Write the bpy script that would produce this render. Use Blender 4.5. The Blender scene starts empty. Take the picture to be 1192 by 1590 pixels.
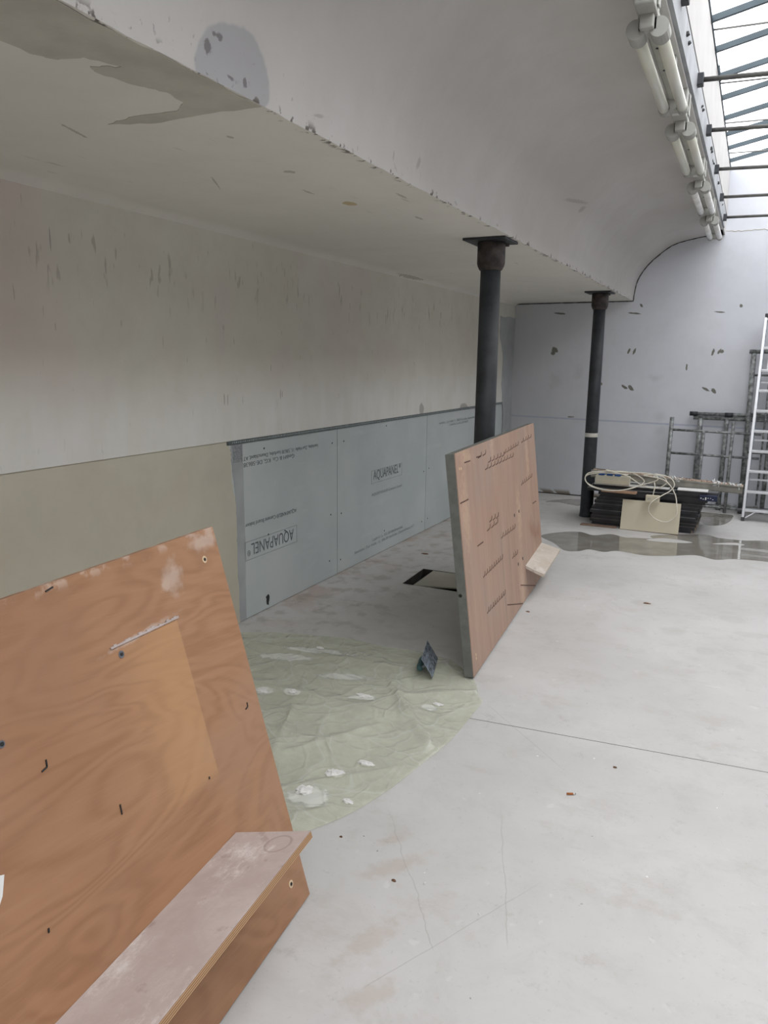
import bpy, bmesh, math, random
from mathutils import Vector, Matrix
random.seed(7)
sc = bpy.context.scene
COL = sc.collection

# ---------------------------------------------------------------- camera
cam_d = bpy.data.cameras.new('camera'); cam = bpy.data.objects.new('camera', cam_d); COL.objects.link(cam)
cam_d.sensor_fit = 'VERTICAL'; cam_d.sensor_height = 24.0; cam_d.lens = 24.0 * 1180.0 / 1590.0
cam_d.clip_start = 0.02; cam_d.clip_end = 200
Rw = ((.9013, .0954, -.4226), (.4330, -.1708, .8850), (.0122, -.9807, -.1952))   # rows: world axes in camera terms (right, down, forward)
cr = Vector([r[0] for r in Rw]); cd = Vector([r[1] for r in Rw]); cf = Vector([r[2] for r in Rw])
cf.normalize(); cr = (cr - cf * cr.dot(cf)).normalized(); cu = cr.cross(cf)
cam.matrix_world = Matrix(((cr.x, cu.x, -cf.x, 0), (cr.y, cu.y, -cf.y, 0), (cr.z, cu.z, -cf.z, 1.55), (0, 0, 0, 1)))
sc.camera = cam

# ---------------------------------------------------------------- daylight
w = bpy.data.worlds.new('overcast_sky'); sc.world = w; w.use_nodes = True
wn = w.node_tree; wn.nodes.clear()
bg = wn.nodes.new('ShaderNodeBackground'); wo = wn.nodes.new('ShaderNodeOutputWorld')
bg.inputs[0].default_value = (1.0, .965, .955, 1); bg.inputs[1].default_value = 2.8
wn.links.new(bg.outputs[0], wo.inputs[0])
pd = bpy.data.lights.new('skylight_portal', 'AREA'); pd.shape = 'RECTANGLE'; pd.size = 2.1; pd.size_y = 12.8
pd.cycles.is_portal = True
po = bpy.data.objects.new('skylight_portal', pd); COL.objects.link(po); po.location = (.592, 2.65, 3.5)
sc.view_settings.view_transform = 'Standard'; sc.view_settings.look = 'None'
sc.view_settings.gamma = 1; sc.view_settings.use_curve_mapping = False
sc.view_settings.exposure = 0.98
sc.cycles.max_bounces = 14; sc.cycles.diffuse_bounces = 8

# ---------------------------------------------------------------- node helpers
class NT:
    def __init__(s, name):
        s.m = bpy.data.materials.new(name); s.m.use_nodes = True; s.t = s.m.node_tree; s.t.nodes.clear()
        s.out = s.n('ShaderNodeOutputMaterial'); s.b = s.n('ShaderNodeBsdfPrincipled')
        s.t.links.new(s.b.outputs[0], s.out.inputs[0])
        s.co = s.n('ShaderNodeTexCoord').outputs['Object']
    def n(s, k, **kw):
        x = s.t.nodes.new(k)
        for a, v in kw.items(): setattr(x, a, v)
        return x
    def put(s, sock, v):
        if isinstance(v, bpy.types.NodeSocket): s.t.links.new(v, sock)
        elif v is not None:
            if isinstance(v, (tuple, list)) and len(v) == 3 and sock.type == 'RGBA': v = (*v, 1)
            sock.default_value = v
    def math(s, op, a, b=None, c=None, clamp=False):
        x = s.n('ShaderNodeMath', operation=op, use_clamp=clamp)
        for i, v in enumerate((a, b, c)):
            if v is not None: s.put(x.inputs[i], v)
        return x.outputs[0]
    def mapping(s, v, loc=(0, 0, 0), rot=(0, 0, 0), scale=(1, 1, 1), kind='POINT'):
        x = s.n('ShaderNodeMapping', vector_type=kind); s.put(x.inputs[0], v)
        x.inputs[1].default_value = loc
        x.inputs[2].default_value = rot; x.inputs[3].default_value = scale
        return x.outputs[0]
    def noise(s, v=None, scale=5, detail=4, rough=.55, dist=0, sc3=None, off=(0, 0, 0)):
        v = s.co if v is None else v
        if sc3 or any(off): v = s.mapping(v, loc=off, scale=sc3 or (1, 1, 1))
        x = s.n('ShaderNodeTexNoise'); s.put(x.inputs['Vector'], v); x.inputs['Scale'].default_value = scale
        x.inputs['Detail'].default_value = detail; x.inputs['Roughness'].default_value = rough
        x.inputs['Distortion'].default_value = dist
        return x.outputs[0]
    def step(s, v, a, b, lo=0, hi=1, smooth=True):
        x = s.n('ShaderNodeMapRange'); x.interpolation_type = 'SMOOTHSTEP' if smooth else 'LINEAR'
        s.put(x.inputs[0], v)
        for i, q in enumerate((a, b, lo, hi)): x.inputs[i + 1].default_value = q
        return x.outputs[0]
    def mix(s, f, a, b, mode='MIX'):
        x = s.n('ShaderNodeMix', data_type='RGBA', blend_type=mode)
        s.put(x.inputs[0], f); s.put(x.inputs[6], a); s.put(x.inputs[7], b); return x.outputs[2]
    def sep(s, v=None):
        x = s.n('ShaderNodeSeparateXYZ'); s.put(x.inputs[0], s.co if v is None else v); return x.outputs
    def blobs(s, lst, axes, noise_amt=.35, nscale=14, soft=.12):
        """lst of (a, b, ra, rb, rot): ragged patches in the plane of two axes"""
        nz = s.math('MULTIPLY', s.math('SUBTRACT', s.noise(scale=nscale, detail=3), .5), noise_amt * 2.6)
        tot = None
        for a, b, ra, rb, rot in lst:
            loc = [0, 0, 0]; scl = [1e4, 1e4, 1e4]; loc[axes[0]] = a; loc[axes[1]] = b; scl[axes[0]] = ra; scl[axes[1]] = rb
            r = [0, 0, 0]; r[3 - axes[0] - axes[1]] = rot
            m = s.mapping(s.co, tuple(loc), tuple(r), tuple(scl), 'TEXTURE')
            L = s.n('ShaderNodeVectorMath', operation='LENGTH'); s.put(L.inputs[0], m)
            k = s.step(s.math('ADD', L.outputs['Value'], nz), 1 - soft, 1 + soft, 1, 0)
            tot = k if tot is None else s.math('MAXIMUM', tot, k)
        return tot
    def bump(s, h, strength=.3, dist=.01):
        x = s.n('ShaderNodeBump'); x.inputs['Strength'].default_value = strength; x.inputs['Distance'].default_value = dist
        s.put(x.inputs['Height'], h); s.t.links.new(x.outputs[0], s.b.inputs['Normal'])
    def fin(s, color, rough=.8, metal=0, spec=.3):
        s.put(s.b.inputs['Base Color'], color); s.put(s.b.inputs['Roughness'], rough)
        s.b.inputs['Metallic'].default_value = metal; s.b.inputs['Specular IOR Level'].default_value = spec
        return s.m

def plain(name, c, rough=.6, metal=0, var=.12, scale=12, bump=.1, spec=.4):
    t = NT(name); n = t.noise(scale=scale, detail=5)
    col = t.mix(t.step(n, .3, .7), tuple(x * (1 - var) for x in c), tuple(min(1, x * (1 + var)) for x in c))
    if bump: t.bump(t.noise(scale=scale * 6, detail=3), bump, .002)
    return t.fin(col, rough, metal, spec)

def plaster(name, ca, cb, dark, bumps=.12, tint=None):
    t = NT(name)
    big = t.noise(scale=.9, detail=6, rough=.6); mid = t.noise(scale=5, detail=6, rough=.65, off=(3, 1, 7))
    col = t.mix(t.step(big, .35, .65), ca, cb)
    col = t.mix(t.step(mid, .4, .75, 0, .45), col, dark)
    if tint: col = t.mix(t.step(t.noise(scale=1.7, detail=3, off=(9, 2, 4)), .5, .72, 0, .5), col, tint)
    return t, col, mid

# left wall, upper plaster: vertical scratches in a band, stains, skylit lower part painted paler
t, col, mid = plaster('wall_plaster', (.62, .60, .515), (.67, .65, .575), (.56, .535, .455), tint=(.62, .545, .50))
s_ = t.noise(scale=1, detail=2, sc3=(1, 34, 7), off=(0, 0, 3)); z = t.sep()[2]
band = t.math('MULTIPLY', t.step(z, 1.72, 1.95), t.step(z, 2.15, 2.05))
scr = t.math('MULTIPLY', t.step(s_, .62, .68), t.math('MULTIPLY', band, t.step(t.noise(scale=3, detail=2), .42, .54)))
scr = t.math('MAXIMUM', scr, t.math('MULTIPLY', t.step(t.noise(scale=1, detail=2, sc3=(1, 45, 9), off=(0, 7, 1)), .70, .76), .8))
col = t.mix(t.math('MULTIPLY', t.step(t.sep()[1], 2.55, 2.1), t.step(z, 1.35, 1.6, 0, .5)), col, (.60, .50, .46))
col = t.mix(t.math('MULTIPLY', scr, .42), col, (.22, .19, .15))
low = t.noise(scale=1, detail=3, sc3=(1, 9, 2), off=(0, 4, 1))
col = t.mix(t.math('MULTIPLY', t.step(z, 1.55, 1.2, 0, .55), t.step(low, .3, .7, .5, 1)), col, (.76, .755, .76))  # brightness of the skylit lower wall mixed into the plaster colour
col = t.mix(t.math('MULTIPLY', .6, t.blobs([(7.35, 1.09, .12, .05, 0), (6.25, 1.13, .05, .06, 0), (2.33, 2.02, .004, .05, 0), (3.44, 1.33, .005, .035, 0), (3.47, 1.325, .004, .03, 0), (4.0, 1.34, .005, .03, 0), (4.02, 1.34, .004, .02, 0), (3.9, 1.5, .004, .02, 0)], (1, 2))), col, (.27, .25, .22))
t.bump(t.noise(scale=30, detail=5), .15, .004)
M_WALL = t.fin(col, .9)

t, col, mid = plaster('skim_plaster', (.52, .485, .39), (.57, .535, .44), (.47, .44, .355), tint=(.53, .455, .37))
t.bump(t.noise(scale=20, detail=5), .1, .003); M_SKIM = t.fin(col, .75)
M_SKIMGREY = plain('skim_grey', (.38, .39, .395), .85, var=.08, scale=6)

t, col, mid = plaster('ceiling_paint', (.68, .655, .595), (.72, .695, .635), (.645, .62, .56))
x, y, z = t.sep()[0:3]
strk = t.noise(scale=1, detail=2, sc3=(28, 3, 1), off=(2, 5, 3))
col = t.mix(t.math('MULTIPLY', t.step(strk, .69, .76, 0, .5), t.step(t.noise(scale=1.6, detail=1, off=(5, 5, 5)), .5, .6)), col, (.3, .27, .22))
col = t.mix(t.math('MULTIPLY', .6, t.blobs([(-1.633, 2.568, .018, .02, 0), (-1.56, 2.11, .008, .02, 0), (-2.6, 5.9, .02, .25, 0), (-1.97, 1.87, .006, .07, .3), (-1.55, 3.6, .01, .05, 0), (-1.75, 2.9, .008, .04, 0), (-2.0, 2.6, .004, .1, .5), (-1.42, 3.1, .008, .05, 0)], (0, 1), .9, 45)), col, (.30, .28, .23))
col = t.mix(t.blobs([(-1.7, 3.165, .03, .045, 0)], (0, 1), .3, 40), col, (.50, .41, .25))
col = t.mix(t.math('MULTIPLY', t.step(x, -1.335, -1.30), t.step(t.noise(scale=18, detail=3), .56, .62)), col, (.16, .14, .12))
t.bump(t.noise(scale=25, detail=5), .15, .004); M_CEIL = t.fin(col, .9)
M_PATCH = plain('grey_filler', (.46, .44, .38), .9, var=.1, scale=7)

t, col, mid = plaster('cove_paint', (.50, .48, .455), (.54, .525, .505), (.475, .455, .43))
x, y, z = t.sep()[0:3]
col = t.mix(t.blobs([(1.78, 2.27, .15, .115, .1)], (1, 2), .25, 7, .05), col, (.385, .38, .385))
col = t.mix(t.blobs([(1.665, 2.305, .015, .015, 0), (1.82, 2.268, .007, .01, 0), (1.76, 2.262, .012, .005, 0), (1.70, 2.34, .02, .007, 0)], (1, 2), 1.1, 60, .3), col, (.2, .19, .19))
col = t.mix(t.blobs([(5.35, 2.60, .22, .010, .12), (5.58, 2.59, .05, .018, .2), (2.98, 2.325, .025, .014, 1), (2.2, 2.29, .03, .005, .2), (2.75, 2.30, .005, .015, 0)], (1, 2), .5, 30, .4), col, (.40, .38, .35))
edge = t.math('MULTIPLY', t.step(z, 2.27, 2.235), t.step(t.noise(scale=22, detail=4, off=(1, 2, 3)), .57, .63))
col = t.mix(edge, col, (.13, .115, .10))
spk = t.math('MULTIPLY', t.math('MULTIPLY', t.step(z, 2.40, 2.26), t.step(y, 4.2, 1.0)), t.step(t.noise(scale=1, detail=3, sc3=(1, 45, 25)), .66, .72))
col = t.mix(t.math('MULTIPLY', spk, .7), col, (.2, .19, .18))
t.bump(t.noise(scale=4, detail=4), .25, .02); M_COVE = t.fin(col, .85)

t, col, mid = plaster('far_wall_paint', (.62, .635, .68), (.67, .685, .725), (.58, .59, .62))
x, y, z = t.sep()[0:3]
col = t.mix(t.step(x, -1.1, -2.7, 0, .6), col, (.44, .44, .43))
g = [(-2.138, 1.7, 0.0375, 0.0263, 0.6), (-2.15, 1.66, 0.0263, 0.0188, 0), (-1.3, 1.69, 0.012, 0.0375, 0.35), (-1.24, 1.685, 0.012, 0.0375, 0.35), (-0.43, 1.68, 0.012, 0.0375, 0.2), (-0.37, 1.69, 0.012, 0.03, 0.5), (-0.34, 1.69, 0.015, 0.0188, 0), (-1.32, 1.29, 0.0413, 0.0135, 0.5), (-1.25, 1.28, 0.0375, 0.0195, 0.8), (-0.47, 1.29, 0.045, 0.012, 0.5), (-0.39, 1.275, 0.0375, 0.0188, 0.8), (-1.583, 1.319, 0.0188, 0.0188, 0), (-1.27, 2.1, 0.0675, 0.009, 0.1), (-1.2, 2.18, 0.0225, 0.0112, 1), (-0.4, 2.1, 0.045, 0.0075, 0.1), (-0.2, 2.16, 0.0188, 0.015, 1), (-2.1, 2.11, 0.06, 0.009, 0.1), (-1.9, 0.93, 0.0375, 0.0075, 0), (-0.68, 1.52, 0.009, 0.0375, 0)]
col = t.mix(t.blobs(g, (0, 2), .6, 30), col, (.17, .165, .14))
gl = [(-.91, .98, .05, .05, 0), (-.9, .82, .05, .05, 0), (-2.1, 1.35, .07, .09, 0), (-1.85, 1.45, .05, .06, 0), (-1.0, 1.4, .06, .03, 0)]
col = t.mix(t.math('MULTIPLY', t.blobs(gl, (0, 2), .9, 14, .8), .25), col, (.38, .38, .37))
ln = t.math('ABSOLUTE', t.math('SUBTRACT', t.math('ADD', z, t.math('MULTIPLY', x, .012)), .885))
col = t.mix(t.step(ln, .004, .014, .55, 0), col, (.33, .36, .50))
st = t.noise(scale=1, detail=3, sc3=(14, 1, 1.2))
col = t.mix(t.math('MULTIPLY', t.step(st, .5, .75, 0, .3), t.step(z, 2.4, 1.4)), col, (.63, .63, .63))
col = t.mix(t.math('MULTIPLY', t.step(z, .075, .02), t.step(t.noise(scale=9, detail=4), .46, .54)), col, (.20, .17, .13))
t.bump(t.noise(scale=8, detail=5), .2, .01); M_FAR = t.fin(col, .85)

# concrete floor
t = NT('floor_concrete')
big = t.noise(scale=.8, detail=7, rough=.62); mid = t.noise(scale=4.5, detail=7, rough=.7, dist=.6, off=(4, 4, 0)); fine = t.noise(scale=60, detail=3)
col = t.mix(t.step(big, .33, .68), (.50, .49, .475), (.575, .565, .55))
col = t.mix(t.step(mid, .45, .78, 0, .55), col, (.44, .425, .40))
col = t.mix(t.step(fine, .62, .72, 0, .25), col, (.33, .32, .30))
col = t.mix(t.step(t.noise(scale=11, detail=4, off=(7, 0, 0)), .66, .72, 0, .35), col, (.66, .65, .63))
col = t.mix(t.step(t.noise(scale=2.6, detail=9, rough=.75, off=(1, 7, 0), sc3=(1, 1.5, 1)), .50, .70, 0, .5), col, (.42, .385, .35))
col = t.mix(t.step(t.noise(scale=7, detail=8, rough=.8, off=(5, 7, 0)), .56, .68, 0, .45), col, (.38, .355, .33))
col = t.mix(t.step(t.noise(scale=28, detail=2, off=(3, 3, 0)), .76, .79, 0, .8), col, (.12, .10, .09))
col = t.mix(t.step(t.noise(scale=24, detail=2, off=(8, 3, 0)), .77, .80, 0, .8), col, (.80, .79, .77))
x, y, z = t.sep()[0:3]
gr = t.math('MULTIPLY', t.step(x, -2.2, -2.62), t.step(t.noise(scale=3.5, detail=5, off=(1, 9, 0)), .46, .62))
col = t.mix(t.math('MULTIPLY', gr, .6), col, (.42, .30, .24))
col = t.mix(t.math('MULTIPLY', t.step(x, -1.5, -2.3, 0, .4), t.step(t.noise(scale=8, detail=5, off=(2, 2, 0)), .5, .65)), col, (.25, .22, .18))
rd = [(-.87, 1.93, .11, .03, .9), (-.80, 1.62, .10, .03, 1.2), (-.93, 2.05, .05, .02, .9), (-.72, 1.45, .07, .03, 1)]
col = t.mix(t.math('MULTIPLY', t.blobs(rd, (0, 1), .9, 30, .6), .3), col, (.38, .27, .20))
ring = [(-.3, 4.6, .07, .07, 0), (-.1, 4.35, .05, .06, 0), (-.52, 5.08, .07, .06, 0), (.02, 5.0, .08, .07, 0), (-.2, 5.5, .07, .06, 0), (.1, 4.2, .05, .05, 0), (-.75, 5.45, .06, .06, 0), (.12, 4.75, .09, .05, 0)]
col = t.mix(t.math('MULTIPLY', t.blobs(ring, (0, 1), .3, 16, .3), .16), col, (.33, .30, .26))
def crack(x0, y0, ang, wv):
    m = t.mapping(t.co, (x0, y0, 0), (0, 0, ang), (1, 1, 1), 'TEXTURE'); o = t.sep(m)
    d = t.math('ABSOLUTE', t.math('ADD', o[1], t.math('MULTIPLY', t.math('SUBTRACT', t.noise(m, 6, 4), .5), wv)))
    return t.math('MULTIPLY', t.step(d, .0008, .0022, 1, 0), t.math('MULTIPLY', t.step(o[0], 0, .05), t.step(o[0], .75, .5)))
for a in ((-.98, 3.17, -.75, .01), (-.45, 1.75, 1.9, .03), (-.62, 1.65, 2.2, .05), (-.75, 1.45, 1.1, .012)):
    col = t.mix(t.math('MULTIPLY', crack(*a), .28), col, (.22, .2, .17))
t.bump(t.math('ADD', t.math('MULTIPLY', mid, .7), t.math('MULTIPLY', fine, .1)), .12, .006)
M_FLOOR = t.fin(col, t.step(big, .3, .7, .55, .72), spec=.35)

M_DARK = plain('joint_shadow_gap', (.05, .045, .04), .95, var=.2)
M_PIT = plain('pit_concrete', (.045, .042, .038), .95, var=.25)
M_COVER = plain('pit_cover', (.42, .40, .33), .7, var=.06, scale=5)
M_IRON = plain('cast_iron_paint', (.030, .033, .037), .55, var=.3, scale=9, bump=.3)
M_RUST = plain('rusty_iron', (.045, .036, .033), .7, var=.5, scale=22, bump=.4)
M_TAPE = plain('white_tape', (.62, .60, .54), .6)

t = NT('cement_board_face')
col = t.mix(t.step(t.noise(scale=1.3, detail=6), .35, .65), (.46, .505, .50), (.53, .565, .555))
col = t.mix(t.step(t.noise(scale=1, detail=4, sc3=(1, 3, 14)), .56, .75, 0, .3), col, (.60, .62, .61))
t.bump(t.noise(scale=80, detail=2), .06, .002); M_BOARD = t.fin(col, .7)
M_PRINT = plain('board_print_ink', (.16, .18, .185), .7, var=.1, bump=0)
M_PRINTL = plain('board_print_faint', (.31, .34, .345), .7, var=.1, bump=0)
M_BEAD = plain('bead_metal', (.13, .16, .155), .5, .4, var=.3, scale=40)
M_BEADL = plain('bead_mesh', (.34, .37, .37), .6, .2, var=.2, scale=60)

# plywood
def plywood(name, horizontal, base, dark, light, pale, patch=False):
    t = NT(name); x, y, z = t.sep()[0:3]
    sx = (1, 1, 5.5) if horizontal else (7, 1, .9)
    v = t.mapping(t.co, rot=(0, -.12 if horizontal else 0, 0))
    w1 = t.noise(v, scale=1.15, detail=3, rough=.5, dist=.9, sc3=(sx[0] * .8, 1, sx[2] * .42))
    rings = t.math('FRACT', t.math('MULTIPLY', w1, 17 if horizontal else 9))
    tri = t.math('ABSOLUTE', t.math('SUBTRACT', t.math('MULTIPLY', rings, 2), 1))
    fib = t.noise(v, scale=9, detail=5, rough=.7, sc3=(sx[0] * .5, 1, sx[2] * 1.3) if horizontal else (3, 1, .35))
    blot = t.noise(scale=2.1, detail=5, dist=.8, off=(3, 3, 3))
    col = t.mix(t.step(tri, .15, 1, 0, .42 if horizontal else .2), base, dark)
    col = t.mix(t.step(fib, .4, .75, 0, .5), col, light)
    col = t.mix(t.step(blot, .45, .72, 0, .75), col, pale)
    col = t.mix(t.step(t.noise(scale=.9, detail=4, off=(8, 1, 2)), .52, .7, 0, .35), col, dark)
    if patch:   # an unweathered rectangle where a plate was fixed
        px = t.math('MULTIPLY', t.step(x, -.56, -.30), t.step(x, -.246, -.252)); pz = t.math('MULTIPLY', t.step(z, .50, .53), t.step(z, .935, .925))
        col = t.mix(t.math('MULTIPLY', t.math('MULTIPLY', px, pz), .45), col, (.56, .32, .15))
        sm = t.blobs([(-.22, 1.03, .03, .035, .4), (-.25, 1.02, .02, .015, 0), (-.38, .935, .10, .006, -.05), (-.06, 1.09, .05, .02, 0)], (0, 2), .9, 30, .6)
        col = t.mix(t.math('MULTIPLY', sm, .5), col, (.6, .5, .43))
        ed = t.math('MULTIPLY', t.step(z, 1.09, 1.12), t.step(t.noise(scale=20, detail=4), .5, .6, 0, .5)); col = t.mix(ed, col, (.62, .5, .42))
    else:
        sm = t.blobs([(.18, 1.09, .10, .03, .2), (1.35, .55, .05, .14, 0), (1.30, .10, .06, .16, 0), (.10, .8, .05, .15, 0), (1.75, .9, .04, .16, 0), (.75, 1.08, .03, .08, 0)], (0, 2), 1.2, 26, .9)
        col = t.mix(t.step(t.noise(scale=1, detail=5, sc3=(9, 1, 1.2), off=(4, 0, 2)), .35, .7, 0, .45), col, (.33, .205, .145))
        col = t.mix(t.math('MULTIPLY', sm, .4), col, (.66, .47, .33))
        dk = t.noise(scale=1, detail=3, sc3=(22, 1, 1.1), off=(1, 0, 0))
        col = t.mix(t.math('MULTIPLY', t.step(dk, .58, .72, 0, .4), t.blobs([(.85, .1, .4, .12, 0), (.95, .42, .35, .16, 0)], (0, 2), .4, 6, .5)), col, (.12, .10, .09))
        kn = t.blobs([(1.8, .37, .14, .05, .5), (1.95, .33, .08, .05, 0)], (0, 2), 1, 14, .9); col = t.mix(t.math('MULTIPLY', kn, .5), col, (.25, .11, .06))
    t.bump(fib, .08, .002)
    return t.fin(col, .55, spec=.35)
M_PLY1 = plywood('red_brown_plywood', True, (.385, .205, .11), (.24, .115, .058), (.44, .25, .143), (.375, .22, .14), True)
M_PLY2 = plywood('pinkish_plywood', False, (.43, .285, .21), (.34, .205, .14), (.48, .34, .26), (.40, .295, .245))
t = NT('ply_layers_edge'); z = t.sep()[2]; x = t.sep()[0]; yy = t.sep()[1]
sn = t.math('SINE', t.math('MULTIPLY', z, 1400)); col = t.mix(t.step(sn, -.3, .3), (.22, .12, .06), (.50, .31, .17))
M_PLYEDGE = t.fin(col, .7)
M_PANELEDGE = plain('painted_grey_edge', (.16, .165, .15), .7, var=.12, scale=20)
def dusty(name, seed, a, b):
    t = NT(name)
    c = t.mix(t.step(t.noise(scale=4, detail=7, rough=.7, off=(seed, 0, 0)), .35, .65), a, b)
    c = t.mix(t.step(t.noise(scale=5, detail=8, rough=.8, off=(seed, 3, 0), sc3=(1, 1.6, 1)), .50, .72, 0, .8), c, (.72, .68, .65))
    c = t.mix(t.step(t.noise(scale=14, detail=5, off=(seed, 5, 0)), .62, .7, 0, .5), c, (.30, .22, .19))
    t.bump(t.noise(scale=40, detail=4), .2, .002); return t, c
t, c = dusty('dusty_shelf_top', 1, (.43, .355, .325), (.52, .445, .42))
x, y, z = t.sep()[0:3]
cup = t.mapping(t.co, (-.30, -.16, 0), (0, 0, 0), (.034, .034, 1e4), 'TEXTURE'); L = t.n('ShaderNodeVectorMath', operation='LENGTH'); t.put(L.inputs[0], cup)
c = t.mix(t.step(t.math('ABSOLUTE', t.math('SUBTRACT', L.outputs['Value'], 1)), .03, .14, .45, 0), c, (.26, .19, .17))
M_SHELF = t.fin(c, .75)
t, c = dusty('pale_shelf_wood', 6, (.52, .45, .37), (.62, .56, .49)); M_SHELF2 = t.fin(c, .7)
M_BLACK = plain('black_ink', (.02, .02, .02), .6, bump=0)
M_MARK = plain('brown_mark', (.10, .05, .035), .7, bump=0)
M_PALEWOOD = plain('pale_bared_wood', (.66, .5, .33), .7)
M_STEEL = plain('dull_steel', (.25, .27, .30), .35, .8, var=.3, scale=30)

# plastic film
t = NT('green_plastic_film')
nz = t.noise(scale=4, detail=6, rough=.65); nz2 = t.noise(scale=30, detail=6, rough=.75, off=(1, 1, 0))
def crease(sc_, off):
    wv_ = t.n('ShaderNodeVectorMath', operation='ADD'); nn = t.n('ShaderNodeTexNoise'); nn.inputs['Scale'].default_value = 2.5; t.put(nn.inputs['Vector'], t.co)
    q = t.n('ShaderNodeVectorMath', operation='SCALE'); t.put(q.inputs[0], nn.outputs['Color']); q.inputs['Scale'].default_value = .35
    t.put(wv_.inputs[0], t.mapping(t.co, loc=off)); t.put(wv_.inputs[1], q.outputs[0])
    v_ = t.n('ShaderNodeTexVoronoi', feature='DISTANCE_TO_EDGE'); t.put(v_.inputs['Vector'], wv_.outputs[0]); v_.inputs['Scale'].default_value = sc_; return v_.outputs['Distance']
cr1, cr2 = crease(3.2, (0, 0, 0)), crease(8, (4, 1, 0))
col = t.mix(t.step(nz, .35, .7), (.62, .64, .48), (.69, .71, .56)); col = t.mix(t.step(nz2, .60, .70, 0, .7), col, (.80, .80, .75))
col = t.mix(t.step(cr1, .0, .025, .55, 0), col, (.80, .82, .72)); col = t.mix(t.step(cr2, .0, .03, .3, 0), col, (.76, .78, .68))  # highlights along the film creases painted as pale lines
smear = t.blobs([(-1.70, 3.12, .14, .04, .3), (-1.95, 2.80, .06, .03, .3), (-1.82, 2.84, .05, .03, 0), (-2.1, 3.2, .12, .05, .3), (-1.30, 2.13, .07, .06, 0), (-1.2, 3.0, .04, .03, 0), (-1.98, 3.35, .2, .04, .2), (-1.5, 2.95, .07, .03, .4)], (0, 1), .7, 14, .3)
col = t.mix(t.math('MULTIPLY', smear, .7), col, (.74, .75, .72))
bs = t.b; bs.inputs['Roughness'].default_value = .22; t.put(bs.inputs['Base Color'], col); bs.inputs['Specular IOR Level'].default_value = .5
t.put(bs.inputs['Alpha'], t.math('MAXIMUM', t.step(nz, .3, .75, .44, .62), t.math('MULTIPLY', smear, .9)))
t.bump(t.math('ADD', t.math('ADD', t.step(cr1, 0, .12, .6, 0), t.step(cr2, 0, .12, .35, 0)), t.math('MULTIPLY', nz2, .15)), .6, .012); M_FILM = t.m

t = NT('puddle_water'); t.bump(t.noise(scale=3, detail=2), .02, .01)
M_WATER = t.fin(t.mix(t.step(t.noise(scale=5, detail=5), .4, .65), (.22, .205, .175), (.28, .265, .235)), .03, spec=.6)
M_CHIP = plain('plaster_white', (.72, .71, .69), .9, scale=30)
M_DEBRIS = plain('brown_debris', (.16, .085, .05), .9, var=.4, scale=60)
M_TROWEL = plain('trowel_blade', (.33, .38, .45), .4, .5, var=.7, scale=45, bump=.2)
M_TEAL = plain('teal_handle', (.05, .12, .125), .6, var=.3)

# skylight and beam
t = NT('skylight_glass'); tr = t.n('ShaderNodeBsdfTransparent'); tr.inputs[0].default_value = (.955, .98, 1, 1)
gl = t.n('ShaderNodeBsdfGlossy'); gl.inputs['Roughness'].default_value = .02; mx = t.n('ShaderNodeMixShader')
t.put(mx.inputs[0], t.step(t.noise(scale=6, detail=5), .4, .8, .04, .10)); t.t.links.new(tr.outputs[0], mx.inputs[1]); t.t.links.new(gl.outputs[0], mx.inputs[2])
t.t.links.new(mx.outputs[0], t.out.inputs[0]); M_GLASS = t.m
M_BAR = plain('glazing_bar_paint', (.045, .065, .078), .5, var=.1)
M_ROD = plain('tie_rod_steel', (.15, .15, .14), .5, .5, var=.2)
M_UPSTAND = plain('white_upstand_paint', (.43, .415, .40), .7, var=.05, scale=3)
M_WEB = plain('pale_beam_paint', (.30, .31, .325), .65, var=.16, scale=5)
M_LAMPGREY = plain('lamp_grey_plastic', (.37, .37, .34), .6, var=.08)
t = NT('opal_tube'); M_TUBE = t.fin(t.mix(t.noise(scale=3), (.60, .60, .50), (.70, .70, .62)), .3)
M_TUBEW = plain('white_tube', (.80, .80, .77), .3, bump=0)

M_ALU = plain('ladder_aluminium', (.72, .73, .75), .35, .6, var=.05)
M_LPLAST = plain('ladder_black_plastic', (.05, .05, .055), .5)
M_GALV = plain('paint_spattered_tube', (.24, .25, .245), .6, .4, var=.55, scale=25, bump=.2)
M_SHEETB = plain('black_laminate', (.016, .017, .020), .35, var=.3, spec=.5)
M_SHEETG = plain('board_edge_highlight', (.17, .17, .17), .6, var=.3)
M_SHEETE = plain('board_tan_core', (.20, .16, .125), .7, var=.3)
M_CREAM = plain('cream_laminate', (.62, .56, .43), .5, var=.04, scale=3, bump=0)
M_CREAMP = plain('cream_plastic', (.56, .53, .42), .5, var=.06)
M_WHITE = plain('white_plastic', (.74, .74, .72), .45, var=.04)
M_CABLE = plain('white_cable', (.72, .68, .58), .5, var=.08)
M_BLUE = plain('blue_plastic', (.02, .09, .30), .4, var=.2)
M_NAVY = plain('navy_plastic', (.012, .018, .05), .4, var=.2)
M_TANWOOD = plain('tan_batten', (.42, .26, .17), .7)
M_GUTTER = plain('grey_trunking', (.27, .26, .225), .6, .2, var=.15)
M_RUBBLE = plain('rubble_brown', (.36, .27, .21), .9, var=.6, scale=30, bump=.6)
M_CARD = plain('brown_sheet', (.22, .15, .11), .8, var=.2)
M_PLASTIC = plain('crumpled_clear_plastic', (.62, .63, .64), .2, var=.2, scale=30)

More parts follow.
